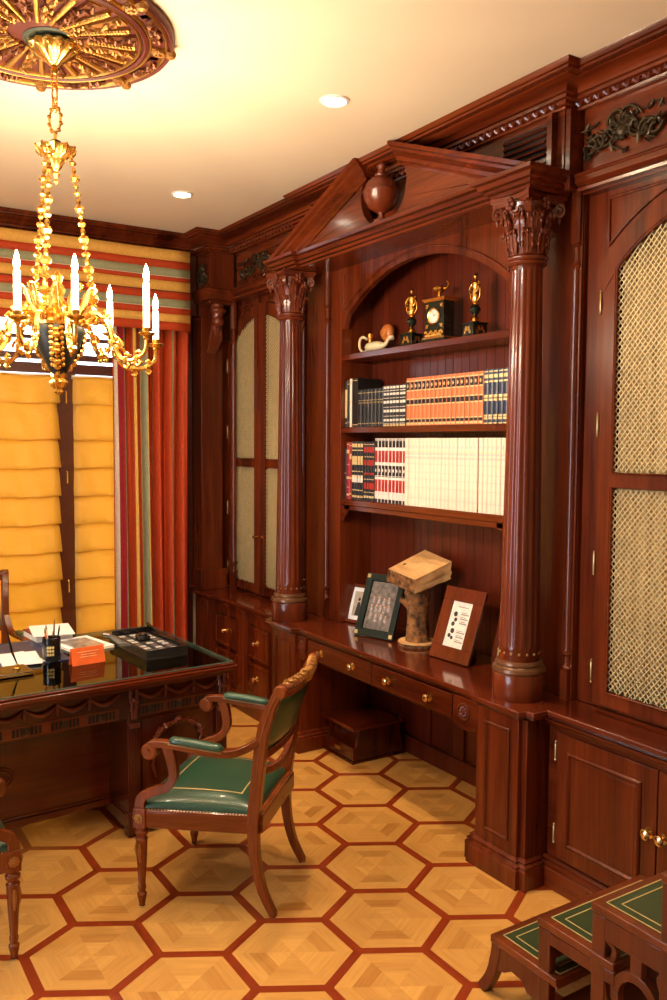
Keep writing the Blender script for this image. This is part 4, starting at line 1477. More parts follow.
# modesty panel, set back, with rail and oval medallion
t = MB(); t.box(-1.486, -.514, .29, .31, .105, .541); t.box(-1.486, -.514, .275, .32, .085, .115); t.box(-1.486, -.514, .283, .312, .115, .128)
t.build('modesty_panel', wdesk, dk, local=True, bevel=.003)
t = MB()
for r0 in (.055, .04):
    t.tube([(-1.00 + r0 * math.cos(a_ * PI / 12), .286, .31 + r0 * .8 * math.sin(a_ * PI / 12)) for a_ in range(25)], .005, 6)
t.ball((-1.0, .288, .31), .02, 8, sc=(1, .3, .8))
t.build('oval_medallion', wdesklight, dk, local=True)


def dpt(x, y, z=.7398):
    """point on the desk top in world space from desk-local coordinates"""
    c_, s_ = math.cos(DA), math.sin(DA)
    return (DK[0] + c_ * x - s_ * y, DK[1] + s_ * x + c_ * y, z)


ZD = .740
# tray with tiles
tr = thing('desk_tray', 'black rectangular tray of pale tiles on the right of the desk', 'tray', (1.455, 3.98, ZD), R(4), local=True)
t = MB(); W2, L2 = .105, .225
t.box(-W2, W2, -L2, L2, 0, .012)
t.box(-W2, -W2 + .010, -L2, L2, .012, .050); t.box(W2 - .010, W2, -L2, L2, .012, .050)
t.box(-W2 + .01, W2 - .01, -L2, -L2 + .010, .012, .050); t.box(-W2 + .01, W2 - .01, L2 - .01, L2, .012, .062)
t.prism([(L2 - .16, .050), (L2, .085), (L2, .050)], 'x', W2 - .010, W2)
t.build('tray_body', black, tr, local=True, bevel=.002)
tl = MB(); tl.box(-W2 + .012, W2 - .012, -L2 + .012, L2 - .012, .012, .034); tl.build('tile_bed', plain('dark_felt', (.02, .014, .014), .9), tr, local=True)
k = 0
for iy in range(8):
    for ix in range(3):
        if (ix, iy) in ((1, 4), (1, 5)):
            continue
        x_, y_ = -.058 + ix * .058, -.178 + iy * .050
        t = MB(); t.box(x_ - .015, x_ + .015, y_ - .014, y_ + .014, .034, .038)
        t.build('tile', plain('pale_grey_tile', (.5, .48, .46), .5) if (ix + iy) % 3 and 'pale_grey_tile' not in MATS else MATS['pale_grey_tile'] if (ix + iy) % 3 else plain('pewter', (.3, .3, .32), .3, .8) if 'pewter' not in MATS else MATS['pewter'], tr, local=True, bevel=.001)
t = MB(); t.box(-.028, .028, .022, .085, .034, .060); t.lathe([(.024, .060), (.020, .07), (.001, .072)], (0, .055, 0), 16)
t.build('black_lid', black, tr, local=True, bevel=.004)
# orange card
oc = thing('folded_card', 'small orange folded card standing at the front of the desk', 'card', (1.125, 3.865, ZD), R(6), local=True)
t = MB(); t.prism([(-.022, 0), (-.004, .076), (.004, .076), (.022, 0), (.019, 0), (.0, .070), (-.019, 0)], 'x', -.078, .078)
orange = plain('orange_card', (.68, .11, .02), .3, coat=.4)
t.build('card_leaf', orange, oc, local=True)
t = MB()
for zz, w_ in ((.056, .05), (.044, .035), (.034, .042)):
    y_ = -.022 + zz / .076 * .018 - .0012
    t.box(-w_, w_, y_ - .0006, y_, zz, zz + .003)
t.build('print_lines', plain('pale_print', (.85, .45, .2), .6), oc, local=True, smooth=0)
# pencil cup
pc = thing('pencil_cup', 'black pencil cup with faded gold print holding pens on the desk', 'cup', (1.0, 4.0, ZD), 0, local=True)
t = MB(); t.lathe([(.040, 0), (.041, .004), (.041, .108), (.038, .110), (.037, .106), (.037, .008), (.001, .008)], (0, 0, 0), 28); t.build('cup_body', black, pc, local=True)
t = MB()
for k in range(9):
    a_ = -PI / 2 - .35 + .55 * (k % 3) / 2 - .3; zz = .035 + .016 * (k // 3)
    t.ball((.0415 * math.cos(a_), .0415 * math.sin(a_), zz), .006, 6, sc=(1, 1, 1.2))
t.build('gold_print', MATS['gilt_tooling'], pc, local=True)
for i, (dx, dy, h, mt) in enumerate(((.012, .01, .175, chrome), (-.02, .0, .14, orange), (-.012, .018, .15, cream), (.022, -.01, .15, black), (.0, -.02, .13, gold))):
    p = thing('pen', ['slim silver pen standing tallest in the black pencil cup', 'orange pencil leaning left in the black pencil cup', 'cream pencil at the back of the black pencil cup', 'black pen on the right side of the black pencil cup', 'short brass pen at the front of the black pencil cup'][i], 'pen', (1.0 + dx * .6, 4.0 + dy * .6, ZD + .012), 0, local=True)
    t = MB(); t.tube([(0, 0, 0), (dx * .8, dy * .8, h - .02)], .0042, 8); t.build('pen_barrel', mt, p, local=True)
    t = MB(); t.tube([(dx * .8, dy * .8, h - .02), (dx * .9, dy * .9, h)], [.0045, .002], 8); t.build('pen_cap', black if i % 2 else gold, p, local=True)


def flatbook(name, label, cat, c, rz, sx, sy, h, cover, topm=None, strips=True):
    t = thing(name, label, cat, c, rz, local=True)
    m_ = MB(); m_.box(-sx / 2, sx / 2, -sy / 2, sy / 2, 0, h * .15); m_.box(-sx / 2, sx / 2, -sy / 2, sy / 2, h * .85, h); m_.build('cover', cover, t, local=True, bevel=.0006)
    m_ = MB(); m_.box(-sx / 2 + .003, sx / 2 - .003, -sy / 2 + .003, sy / 2 - .003, h * .15, h * .85); m_.build('page_block', pages, t, local=True)
    if topm:
        m_ = MB(); m_.box(-sx * .36, sx * .36, -sy * .38, sy * .38, h, h + .0006); m_.build('cover_picture', topm, t, local=True, smooth=0)
    return t


grey = plain('grey_photo_print', (.25, .22, .2), .3, var=.8, scale=28, coat=.4)
flatbook('magazine', 'glossy magazine with grey cover picture lying between the pencil cup and the black tray', 'magazine', (1.20, 4.22, ZD), R(12), .21, .28, .012, paper, grey)
flatbook('magazine', 'magazine with pale cover lying behind the black tray on the desk', 'magazine', (1.33, 4.37, ZD + .0), R(-10), .17, .23, .010, MATS['black_lacquer'], grey) if False else None
flatbook('book', 'thick book with brown cover under a white sheet behind the pencil cup', 'book', (1.10, 4.47, ZD), R(5), .19, .21, .040, MATS['cloth_brown'])
t = MB(); t.box(-.10, .10, -.135, .135, 0, .004)
o = t.build('paper_stack', paper, None, (0, 0, 0)); o.location = (1.115, 4.46, ZD + .0405); o.rotation_euler = (0, 0, R(-8)); tag(o, 'white sheets lying on the brown book behind the pencil cup', 'papers')
flatbook('book', 'flat black leather diary lying left of the tray near the desk back edge', 'book', (1.44, 4.36, ZD), R(35), .09, .15, .014, black)
bl = thing('desk_blotter', 'dark blue desk blotter on the glass top at the left picture edge', 'blotter', (.72, 4.22, ZD), R(3), local=True)
t = MB(); t.box(-.34, .34, -.27, .20, 0, .004); t.build('pad', navy, bl, local=True, bevel=.001)
t = MB(); t.box(.30, .345, -.275, .205, .0, .008); t.build('side_rail', navy, bl, local=True, bevel=.002)
for i, (x_, y_, rz_, h) in enumerate(((.86, 4.08, 12, 0), (.87, 4.06, -6, .0045))):
    t = MB(); t.box(-.085, .085, -.12, .12, 0, .004)
    o = t.build('paper_stack', paper, None, (0, 0, 0)); o.location = (x_, y_, ZD + .0045 + h); o.rotation_euler = (0, 0, R(rz_))
    tag(o, ['lower of two white paper pads on the dark blue blotter', 'upper of two white paper pads on the dark blue blotter'][i], 'papers')
ps = thing('pen_stand', 'dark pen stand with gilt front edge at the left front of the desk', 'pen stand', (.78, 3.86, ZD), R(3), local=True)
t = MB(); t.box(-.13, .085, -.075, .075, 0, .016); t.build('stand_base', black, ps, local=True, bevel=.003)
t = MB(); t.box(-.13, .085, -.078, -.0755, .004, .013); t.box(.0855, .088, -.075, .075, .004, .013); t.build('gilt_edge', gold, ps, local=True)
t = MB(); t.lathe([(.014, .016), (.015, .02), (.007, .026), (.009, .034), (.006, .04), (.001, .04)], (.035, .0, 0), 14); t.build('pen_socket', gold, ps, local=True)
fp = thing('fountain_pen', 'slender dark pen leaning in the gilt socket of the pen stand', 'pen', (.815, 3.862, ZD + .041), 0, local=True)
t = MB(); t.tube([(0, 0, 0), (-.018, 0, .05), (-.034, 0, .125), (-.042, 0, .16)], [.003, .0055, .004, .001], 8); t.build('pen_barrel', black, fp, local=True)
t = MB(); t.tube([(-.0165, 0, .046), (-.0195, 0, .054)], .0062, 8); t.build('gold_band', gold, fp, local=True)

# ------------------------------------------------------------------ armchairs


def armchair(label, loc, rz, top=.88, name='armchair', gcol=None):
    g = gcol or green
    t = thing(name, label, 'chair', loc, rz, local=True)
    K = dict(local=True)
    ks = top / .88
    # seat rails
    fwF, fwB, yF, yB = .262, .218, .238, -.205
    for nm, pts in (('front_rail', [(-fwF, yF, .35), (fwF, yF, .35)]), ('rear_rail', [(-fwB, yB, .35), (fwB, yB, .35)]), ('side_rail', [(-fwF, yF, .35), (-fwB, yB, .35)]), ('side_rail', [(fwF, yF, .35), (fwB, yB, .35)])):
        m_ = MB(); m_.ribbon(pts, (0, 0, 1), .026, .018); a_, b_ = Vector(pts[0]), Vector(pts[1])
        m_.tube([a_ - Vector((0, 0, .022)), b_ - Vector((0, 0, .022))], .021, 6); m_.tube([a_ + Vector((0, 0, .022)), b_ + Vector((0, 0, .022))], .020, 6)
        m_.build(nm, wchairy, t, bevel=.002, **K)
    # front legs: turned and tapered, block with rosette
    for sg in (-1, 1):
        x = sg * .262; y = .240
        m_ = MB(); m_.box(x - .024, x + .024, y - .024, y + .024, .315, .388)
        m_.lathe([(.001, .008), (.011, .010), (.014, .03), (.018, .048), (.018, .055), (.012, .062), (.015, .072), (.0155, .082), (.013, .09), (.0185, .18), (.022, .262), (.024, .268), (.017, .273), (.017, .280), (.024, .287), (.026, .298), (.019, .305), (.021, .315)], (x, y, 0), 20,
                 mod=lambda a_, h: 1 - (.07 * max(0, math.cos(8 * a_)) if .09 < h < .262 else 0))
        lg = m_.build('leg', wchair, t, bevel=.002, **K)
        m_ = MB(); m_.lathe([(.001, 0), (.010, 0), (.012, .008), (.001, .010)], (x, y, 0), 12); m_.build('foot_glide', chrome, lg, **K)
        for (ax_, cx_, cy_) in (('y', x, y + .026), ('x', x + sg * .026, y)):
            m_ = MB()
            for k in range(8):
                a_ = k * PI / 4
                if ax_ == 'y':
                    m_.ball((cx_ + .012 * math.cos(a_), cy_, .352 + .012 * math.sin(a_)), .0075, 6, sc=(1, .5, 1))
                else:
                    m_.ball((cx_, cy_ + .012 * math.cos(a_), .352 + .012 * math.sin(a_)), .0075, 6, sc=(.5, 1, 1))
            m_.ball((cx_, cy_, .352), .009, 8)
            m_.build('carved_rosette', goldcarve, lg, **K)
        m_ = MB()
        m_.tube([(x, y + .018, .255), (x, y + .021, .225), (x, y + .016, .18)], [.005, .008, .003], 6); m_.tube([(x + sg * .018, y, .255), (x + sg * .021, y, .225), (x + sg * .016, y, .18)], [.005, .008, .003], 6)
        m_.build('carved_leaf', goldcarve, lg, **K)
    # rear legs continuing into back posts
    for sg in (-1, 1):
        P = catmull([(sg * .214, -.264, .006), (sg * .213, -.218, .10), (sg * .215, -.192, .22), (sg * .220, -.188, .35), (sg * .226, -.200, .47), (sg * .236, -.228, .54 + .15 * ks), (sg * .243, -.268, .44 + .37 * ks), (sg * .247, -.300, .44 + .43 * ks)], 5)
        n = len(P)
        hh = [.012 + .010 * min(1, i / n * 2.2) - (.005 if i > n * .8 else 0) for i in range(n)]
        m_ = MB(); m_.ribbon(P, (1, 0, 0), [.0165 + .004 * math.sin(PI * i / n) for i in range(n)], hh)
        for s2 in (-1, 1):
            m_.tube([p + Vector((s2 * .010, 0, 0)) for p in P[6:-2]], .0125, 6)
        lg = m_.build('leg', wchair, t, bevel=.003, **K)
        m_ = MB(); m_.lathe([(.001, 0), (.011, 0), (.012, .008), (.001, .010)], (sg * .214, -.264, 0), 12); m_.build('foot_glide', chrome, lg, **K)
        # scroll ear at the top
        m_ = MB(); m_.lathe([(.001, -.022), (.020, -.022), (.024, -.016), (.024, .016), (.020, .022), (.001, .022)], (sg * .245, -.298, .44 + .42 * ks), 18, ax='x'); m_.build('scroll_ear', wchair, lg, **K)
    zt = .44 + .42 * ks
    # crest rail, rope carved with gilt
    m_ = MB(); m_.tube([(-.23, -.302, zt), (-.12, -.325, zt), (0, -.332, zt), (.12, -.325, zt), (.23, -.302, zt)], .017, 10)
    cr_ = m_.build('crest_rail', wchair, t, **K)
    m_ = MB()
    for k in range(16):
        u_ = (k + .5) / 16; x_ = -.205 + .41 * u_; y_ = -.332 + .03 * (2 * u_ - 1) ** 2; tw = 1 if k % 2 else .82
        big = 1.25 if k in (7, 8) else 1
        m_.ball((x_, y_, zt + .004), .023 * tw * big, 8, sc=(.62, 1, 1))
        m_.tube([(x_ - .012, y_ + .018, zt + .006), (x_, y_ + .006, zt + .026), (x_ + .012, y_ - .010, zt + .018)], .0045, 5)
    m_.build('rope_carving', goldcarve, cr_, **K)
    # back pad and frame
    zb0, zb1 = .44 + .175 * ks, .44 + .395 * ks

    def backy(x_, z_):
        u_ = (z_ - zb0) / (zb1 - zb0)
        return -.222 - .072 * max(0, u_) ** 1.2 - .028 * (1 - (x_ / .22) ** 2)
    for nm, off, mt, x_in, zin in (('back_pad', .014, g, .212, .004), ('back_outer', -.014, g, .208, .006)):
        m_ = MB(); nx, nz = 12, 10; V = []
        for j in range(nz + 1):
            z_ = zb0 + zin + (zb1 - zb0 - 2 * zin) * j / nz
            V.append([m_.bm.verts.new((x_in * (2 * i / nx - 1), backy(x_in * (2 * i / nx - 1), z_) + off * (1 - (2 * i / nx - 1) ** 6) * (1 - (2 * j / nz - 1) ** 6), z_)) for i in range(nx + 1)])
        for j in range(nz):
            for i in range(nx):
                m_.face([V[j][i], V[j][i + 1], V[j + 1][i + 1], V[j + 1][i]])
        o_ = m_.build(nm, mt, t, smooth=80, **K)
    # upper and lower frame bars of the back
    for nm, z_, hw in (('back_bar', zb1 + .004, .012), ('back_bar', zb0 - .006, .014)):
        m_ = MB(); m_.ribbon([(x_, backy(x_, z_), z_) for x_ in [-.225 + .45 * k / 10 for k in range(11)]], (0, 0, 1), hw, .012); m_.build(nm, wchairy, t, bevel=.002, **K)
    m_ = MB(); z_ = .515
    m_.ribbon([(x_, -.212 - .02 * (1 - (x_ / .22) ** 2), z_ + .035 * (x_ / .22) ** 2) for x_ in [-.225 + .45 * k / 10 for k in range(11)]], (0, 0, 1), .013, .011)
    m_.build('back_slat', wchairy, t, bevel=.002, **K)
    m_ = MB(); pts = [(x_, backy(x_, zb0 + .03) + .0155, zb0 + .03) for x_ in (-.185, -.09, 0, .09, .185)] + [(x_, backy(x_, zb1 - .03) + .0155, zb1 - .03) for x_ in (.185, .09, 0, -.09, -.185)]
    m_.tube(pts + pts[:1], .0022, 5); m_.build('gilt_line', gilt, t, **K)
    # seat cushion
    m_ = MB(); nx, ny = 18, 16; V = []

    def seatz(u_, v_):
        return .388 + .046 * max(0, 1 - abs(u_) ** 5) ** .5 * max(0, 1 - abs(v_) ** 5) ** .5 + .010 * (1 - u_ * u_) * (1 - v_ * v_)

    def seatp(u_, v_, dz=0):
        hw = fwB + (fwF - fwB) * (v_ + 1) / 2 + .004
        ext = .010 * (1 - abs(v_) ** 8)
        return (u_ * (hw + .006), (yB + .012) + (yF - yB - .002) * (v_ + 1) / 2, seatz(u_, v_) + dz)
    for j in range(ny + 1):
        v_ = math.sin(PI / 2 * (2 * j / ny - 1))
        V.append([m_.bm.verts.new(seatp(math.sin(PI / 2 * (2 * i / nx - 1)), v_)) for i in range(nx + 1)])
    for j in range(ny):
        for i in range(nx):
            m_.face([V[j][i], V[j][i + 1], V[j + 1][i + 1], V[j + 1][i]])
    bt = [m_.bm.verts.new((v.co.x, v.co.y, .368)) for v in V[0]] ; tp = [m_.bm.verts.new((v.co.x, v.co.y, .368)) for v in V[-1]]
    for i in range(nx):
        m_.face([bt[i], bt[i + 1], V[0][i + 1], V[0][i]]); m_.face([tp[i], tp[i + 1], V[-1][i + 1], V[-1][i]])
    lf_ = [m_.bm.verts.new((r_w[0].co.x, r_w[0].co.y, .368)) for r_w in V]; rt_ = [m_.bm.verts.new((r_w[-1].co.x, r_w[-1].co.y, .368)) for r_w in V]
    for j in range(ny):
        m_.face([lf_[j], lf_[j + 1], V[j + 1][0], V[j][0]]); m_.face([rt_[j], rt_[j + 1], V[j + 1][-1], V[j][-1]])
    m_.face(bt + tp[::-1])
    st = m_.build('seat', g, t, smooth=70, **K)
    # gilt tooling line
    m_ = MB()
    for (q, w_) in ((.66, .006),):
        loop = [(u_ / 10 * q, -q) for u_ in range(-10, 11)] + [(q, v_ / 10 * q) for v_ in range(-9, 11)] + [(-u_ / 10 * q, q) for u_ in range(-9, 11)] + [(-q, -v_ / 10 * q) for v_ in range(-9, 10)]
        C0 = [Vector(seatp(a_ * 1.0, b_, .0012)) for a_, b_ in loop]
        C1 = [Vector(seatp(a_ * 1.035, b_ * 1.035, .0012)) for a_, b_ in loop]
        A_ = [m_.bm.verts.new(p) for p in C0]; B_ = [m_.bm.verts.new(p) for p in C1]
        for i in range(len(A_)):
            m_.face([A_[i], A_[(i + 1) % len(A_)], B_[(i + 1) % len(A_)], B_[i]])
    m_.build('gilt_line', gilt, st, smooth=60, **K)
    m_ = MB()
    for a_, b_ in (((-fwF, yF), (-fwB, yB)), ((fwF, yF), (fwB, yB)), ((-fwF, yF), (fwF, yF)), ((-fwB, yB), (fwB, yB))):
        nx_, ny_ = b_[1] - a_[1], -(b_[0] - a_[0]); l_ = math.hypot(nx_, ny_); sgn = 1 if nx_ * a_[0] + ny_ * a_[1] > 0 else -1
        for k in range(36):
            u_ = (k + .5) / 36
            m_.ball((a_[0] + (b_[0] - a_[0]) * u_ + sgn * nx_ / l_ * .012, a_[1] + (b_[1] - a_[1]) * u_ + sgn * ny_ / l_ * .012, .384), .0036, 5)
    m_.build('nail_trim', hinge, st, **K)
    # arms
    for sg in (-1, 1):
        x0_ = .262; x1_ = .290
        # arm support: S-curve rising from the front block
        P = catmull([(sg * .262, .244, .378), (sg * .264, .236, .425), (sg * .270, .190, .455), (sg * .280, .125, .485), (sg * .287, .098, .530), (sg * .290, .102, .585), (sg * .290, .118, .640)], 5)
        m_ = MB(); m_.ribbon(P, (1, 0, 0), .0145, [.021 - .008 * math.sin(PI * i / (len(P) - 1)) * .6 for i in range(len(P))])
        m_.build('arm_support', wchair, t, bevel=.003, **K)
        P = catmull([(sg * .290, .190, .642), (sg * .290, .145, .648), (sg * .290, .06, .643), (sg * .287, -.04, .630), (sg * .275, -.12, .628), (sg * .256, -.175, .645), (sg * .240, -.215, .44 + .23 * ks)], 5)
        m_ = MB(); m_.ribbon(P, (1, 0, 0), [.0175] * len(P), [.013] * len(P))
        ar = m_.build('armrest', wchairy, t, bevel=.003, **K)
        m_ = MB()
        m_.lathe([(.001, -.019), (.024, -.019), (.031, -.013), (.031, .013), (.024, .019), (.001, .019)], (sg * .290, .190, .617), 20, ax='x')
        m_.lathe([(.010, sg * .018), (.010, sg * .024), (.001, sg * .025)], (sg * .290, .193, .620), 12, ax='x')
        m_.build('arm_scroll', wchair, ar, **K)
        # upholstered arm pad
        Q = catmull([(sg * .290, .112, .663), (sg * .290, .02, .658), (sg * .287, -.092, .645)], 5)
        m_ = MB(); m_.tube(Q, [.010] + [.0215] * (len(Q) - 2) + [.010], 12, flat=(1.0, .72)); pd = m_.build('arm_pad', g, ar, smooth=60, **K)
        m_ = MB()
        for i in range(30):
            p = Q[0].lerp(Q[-1], (i + .5) / 30) + Vector((0, 0, .001))
            for s2 in (-1, 1):
                m_.ball((p.x + s2 * .0195, p.y, p.z - .010), .003, 5)
        m_.build('nail_trim', hinge, pd, **K)
    return t


CHL = (1.430, 3.035, 0)
armchair('walnut armchair with green leather seat and rope-carved back, standing in front of the desk', CHL, R(45))
armchair('green leather armchair cut off by the left picture edge, in front of the desk', (.352, 3.188, 0), R(-90))
armchair('tall armchair with green arm pad behind the desk, at the far left of the window', (.80, 5.06, 0), R(176), top=1.10)

# ------------------------------------------------------------------ library steps
LS = (2.07, 1.5, 0)
ls = thing('library_steps', 'wooden library steps with gilt-tooled green leather treads at lower right', 'library steps', LS)
X0, X1 = 1.83, 2.30
wst = wood('steps_mahogany', (.06, .010, .002), (.20, .042, .009), 'x', rough=.35, coat=.25)
wstz = wood('steps_mahogany_upright', (.05, .008, .002), (.15, .030, .007), 'z', rough=.35, coat=.25)
STEP = [(1.935, 1.66, .203), (1.738, 1.46, .357), (1.540, 1.26, .496), (1.322, 1.02, .672)]
for i, (ya, yb, z) in enumerate(STEP):
    m_ = MB(); m_.box(X0, X1, yb, ya, z - .024, z)
    m_.box(X0 + .008, X1 - .008, yb, ya - .008, z - .034, z - .024)
    td = m_.build('tread', wst, ls, bevel=.003)
    m_ = MB(); m_.box(X0 + .028, X1 - .028, yb + .01, ya - .026, z, z + .0012); le = m_.build('leather_inset', greend, td, smooth=0)
    m_ = MB()
    for d_1, w_ in ((.030, .0018), (.058, .0016)):
        xa, xb, y1_, y0_ = X0 + d_1, X1 - d_1, ya - d_1 + .001, yb + .012 + (d_1 - .03)
        for q in ((xa, xb, y1_ - w_, y1_ + w_), (xa, xb, y0_ - w_, y0_ + w_), (xa - w_, xa + w_, y0_, y1_), (xb - w_, xb + w_, y0_, y1_)):
            m_.box(q[0], q[1], q[2], q[3], z + .0012, z + .0020)
    m_.build('gilt_tooling', gilt, le, smooth=0)
# side frames
for sx in (X0 + .004, X1 - .034):
    m_ = MB(); xa, xb = sx, sx + .030
    # first step apron with shaped lower edge
    m_.prism([(1.93, .178), (1.93, .12), (1.905, .095), (1.875, .105), (1.845, .125), (1.80, .12), (1.78, .095), (1.745, .092), (1.70, .085), (1.70, .178)], 'x', xa + .0006, xb - .0006)
    # lower side rail running down the stair
    m_.prism([(1.75, .150), (1.75, .060), (1.30, .060), (1.30, .090), (1.70, .105)], 'x', xa + .004, xb - .004)
    # step posts
    for yp, z0, zt in ((1.735, 0, .3295), (1.538, 0, .4695), (1.320, 0, .6445)):
        m_.box(xa, xb, yp - .045, yp, z0, zt)
    m_.box(xa, xb, 1.02, 1.065, 0, .6445)
    # rails under treads
    e_ = .0012
    m_.box(xa + e_, xb - e_, 1.46, 1.70, .290, .329)
    m_.box(xa + e_, xb - e_, 1.26, 1.50, .405, .469)
    m_.box(xa + e_, xb - e_, 1.06, 1.30, .590, .644)
    sf = m_.build('side_frame', wstz, ls, bevel=.003)
    # scroll fretwork under the third tread: ring carried by a stem
    m_ = MB(); yc_, zc_ = 1.395, .275
    ring = []
    for k in range(33):
        a_ = 2 * PI * k / 32
        ring.append(((xa + xb) / 2, yc_ + .066 * math.cos(a_), zc_ + .072 * math.sin(a_)))
    m_.ribbon(ring, (1, 0, 0), .012, .013)
    m_.box(xa + .004, xb - .004, yc_ - .018, yc_ + .018, .340, .410)
    m_.tube([((xa + xb) / 2, yc_, .20), ((xa + xb) / 2, yc_, .085)], .014, 8)
    for sg in (-1, 1):
        m_.ribbon(catmull([((xa + xb) / 2, yc_ + sg * .100, .41), ((xa + xb) / 2, yc_ + sg * .070, .385), ((xa + xb) / 2, yc_ + sg * .090, .33), ((xa + xb) / 2, yc_ + sg * .105, .28), ((xa + xb) / 2, yc_ + sg * .085, .21), ((xa + xb) / 2, yc_ + sg * .05, .18)], 4), (1, 0, 0), .010, .008)
    m_.build('fretwork', wstz, sf, bevel=.002)
    # splayed front foot
    m_ = MB(); sgx = -1 if sx < 2 else 1; xc_ = (xa + xb) / 2
    m_.ribbon(catmull([(xc_, 1.912, .180), (xc_, 1.918, .13), (xc_ + sgx * .002, 1.940, .06), (xc_ + sgx * .004, 1.975, .004)], 4), (1, 0, 0), .017, [.020] * 6 + [.018] * 7)
    m_.build('foot', wstz, ls, bevel=.003)
for y_, z0, z1 in ((1.925, .12, .178), (1.728, .22, .325), (1.530, .42, .46), (1.312, .6, .635)):
    MB().box(X0 + .0345, X1 - .0345, y_ - .014, y_, z0, z1).build('cross_board', wst, ls, bevel=.002)
MB().box(X0 + .02, X1 - .02, 1.02, 1.70, .090, .102).build('lower_board', wst, ls, bevel=.002)

# footstool box in the kneehole
FS = (2.72, 3.99, 0)
fs = thing('step_stool', 'low dark wooden step stool with brass plate standing in the kneehole', 'stool', FS)
m_ = MB()
m_.prism([(2.555, .012), (2.555, .085), (2.575, .09), (2.60, .19), (2.86, .19), (2.905, .012)], 'y', 3.800, 3.818)
m_.prism([(2.555, .012), (2.555, .085), (2.575, .09), (2.60, .19), (2.86, .19), (2.905, .012)], 'y', 4.192, 4.21) if False else m_.prism([(2.555, .012), (2.555, .085), (2.575, .09), (2.60, .19), (2.86, .19), (2.905, .012)], 'y', 4.08, 4.098)
m_.box(2.555, 2.572, 3.818, 4.08, .012, .085); m_.box(2.60, 2.615, 3.818, 4.08, .06, .19); m_.box(2.556, 2.60, 3.818, 4.08, .078, .086)
m_.box(2.545, 2.90, 3.79, 4.106, 0, .012)
m_.build('stool_body', wdeskz, fs, bevel=.002)
m_ = MB(); m_.box(2.535, 2.875, 3.768, 4.106, .19, .208); m_.build('stool_top', wdesk, fs, bevel=.004)
m_ = MB(); m_.box(2.5535, 2.556, 3.935, 3.985, .038, .058); m_.build('brass_plate', hinge, fs, bevel=.0008)

# ------------------------------------------------------------------ books
c_nv = plain('navy_binding', (.014, .020, .050), .35)
c_bk = plain('black_binding', (.010, .010, .012), .35)
c_or = plain('tan_orange_leather', (.62, .17, .045), .45, var=.2, scale=12)
c_wh = plain('ivory_binding', (.88, .72, .56), .55, var=.05)
c_rd = plain('crimson_binding', (.30, .012, .012), .35)
c_lb = plain('white_binding_band', (.80, .74, .66), .5)
c_gs = plain('gold_stamping', (.80, .62, .30), .35, .35)
c_pl = plain('pale_violet_print', (.72, .57, .50), .6)
c_rl = plain('red_label_print', (.42, .03, .02), .45)


def make_book(name, label, cat, w, h, dep, cover, bands, group=None, motif=None):
    """upright book, spine towards -x. bands: (z fraction, height, material)"""
    t = thing(name, label, cat, (0, 0, 0), 0, group, local=True)
    m_ = MB()
    m_.box(.004, dep, -w / 2, -w / 2 + .0022, 0, h); m_.box(.004, dep, w / 2 - .0022, w / 2, 0, h)
    m_.prism([(.004, -w / 2), (.0005, -w * .36), (-.0012, 0), (.0005, w * .36), (.004, w / 2), (.0065, w / 2), (.0065, -w / 2)], 'z', 0, h)
    m_.build('cover', cover, t, smooth=50, local=True)
    m_ = MB(); m_.box(.0065, dep - .003, -w / 2 + .0024, w / 2 - .0024, .003, h - .004); m_.build('page_block', pages, t, local=True, smooth=0)
    mats = []
    m_ = MB()
    for (zf, bh, mt) in bands:
        if mt not in mats:
            mats.append(mt)
        z0 = zf * h; k_ = .0006
        m_.prism([(.003, -w * .44), (.0005 - k_, -w * .36), (-.0012 - k_, 0), (.0005 - k_, w * .36), (.003, w * .44)], 'z', z0, z0 + bh, mats.index(mt))
    if motif:
        zf, mt = motif
        if mt not in mats:
            mats.append(mt)
        for k in range(3):
            m_.ball((-.0018, 0, zf * h + .006 * (k - 1)), w * (.16 if k != 1 else .26), 6, mats.index(mt), sc=(.12, 1, .6))
    if bands:
        m_.build('spine_bands', mats, t, smooth=0, local=True)
    return t


def row(proto_fn, n, y_hi, y_lo, x, z, first_kwargs=None, jitter=.0015):
    """places n copies side by side, from high y (left in view) to low y"""
    st = (y_hi - y_lo) / n
    t0 = proto_fn(st - .0008)
    for i in range(n):
        yy = y_hi - st * (i + .5)
        loc = (x + random.uniform(-jitter, jitter), yy, z)
        if i == 0:
            t0.location = loc
        else:
            dup(t0, loc)


ZM, ZL = SH['mid'] + .0003, SH['low'] + .0003
XB = 2.690
# middle shelf: dark books at the left
one = [
    ('tall black book with gilt spine, first from the left on the middle shelf', .026, .262, c_bk, [(.08, .004, c_gs), (.2, .16, c_gs)]),
    ('tall black book with thin gold lines, second from the left on the middle shelf', .022, .268, c_bk, [(.1, .003, c_gs), (.9, .003, c_gs)]),
    ('tall dark book with cream and gold stripe down its spine on the middle shelf', .020, .272, c_wh, [(.02, .01, c_gs), (.5, .01, c_gs), (.9, .008, c_gs)]),
    ('thick plain black album, widest of the dark books on the middle shelf', .060, .272, c_bk, [(.04, .003, c_gs), (.95, .003, c_gs)]),
]
y = 4.116
for lab, w, h, cv, bd in one:
    t = make_book('book', lab, 'book', w, h, .165, cv, bd, 'dark single books at the left of the middle shelf')
    t.location = (XB, y - w / 2, ZM); y -= w + .0008
yy0 = y
row(lambda w: make_book('book', 'black book with faint gold title in the low set left of the banded set', 'book', w, .205, .15, c_bk, [(.62, .008, MATS['aged_brass']), (.7, .003, c_gs), (.08, .003, c_gs), (.9, .003, c_gs)], 'dark low set on the middle shelf'), 7, yy0, 3.742, XB, ZM)
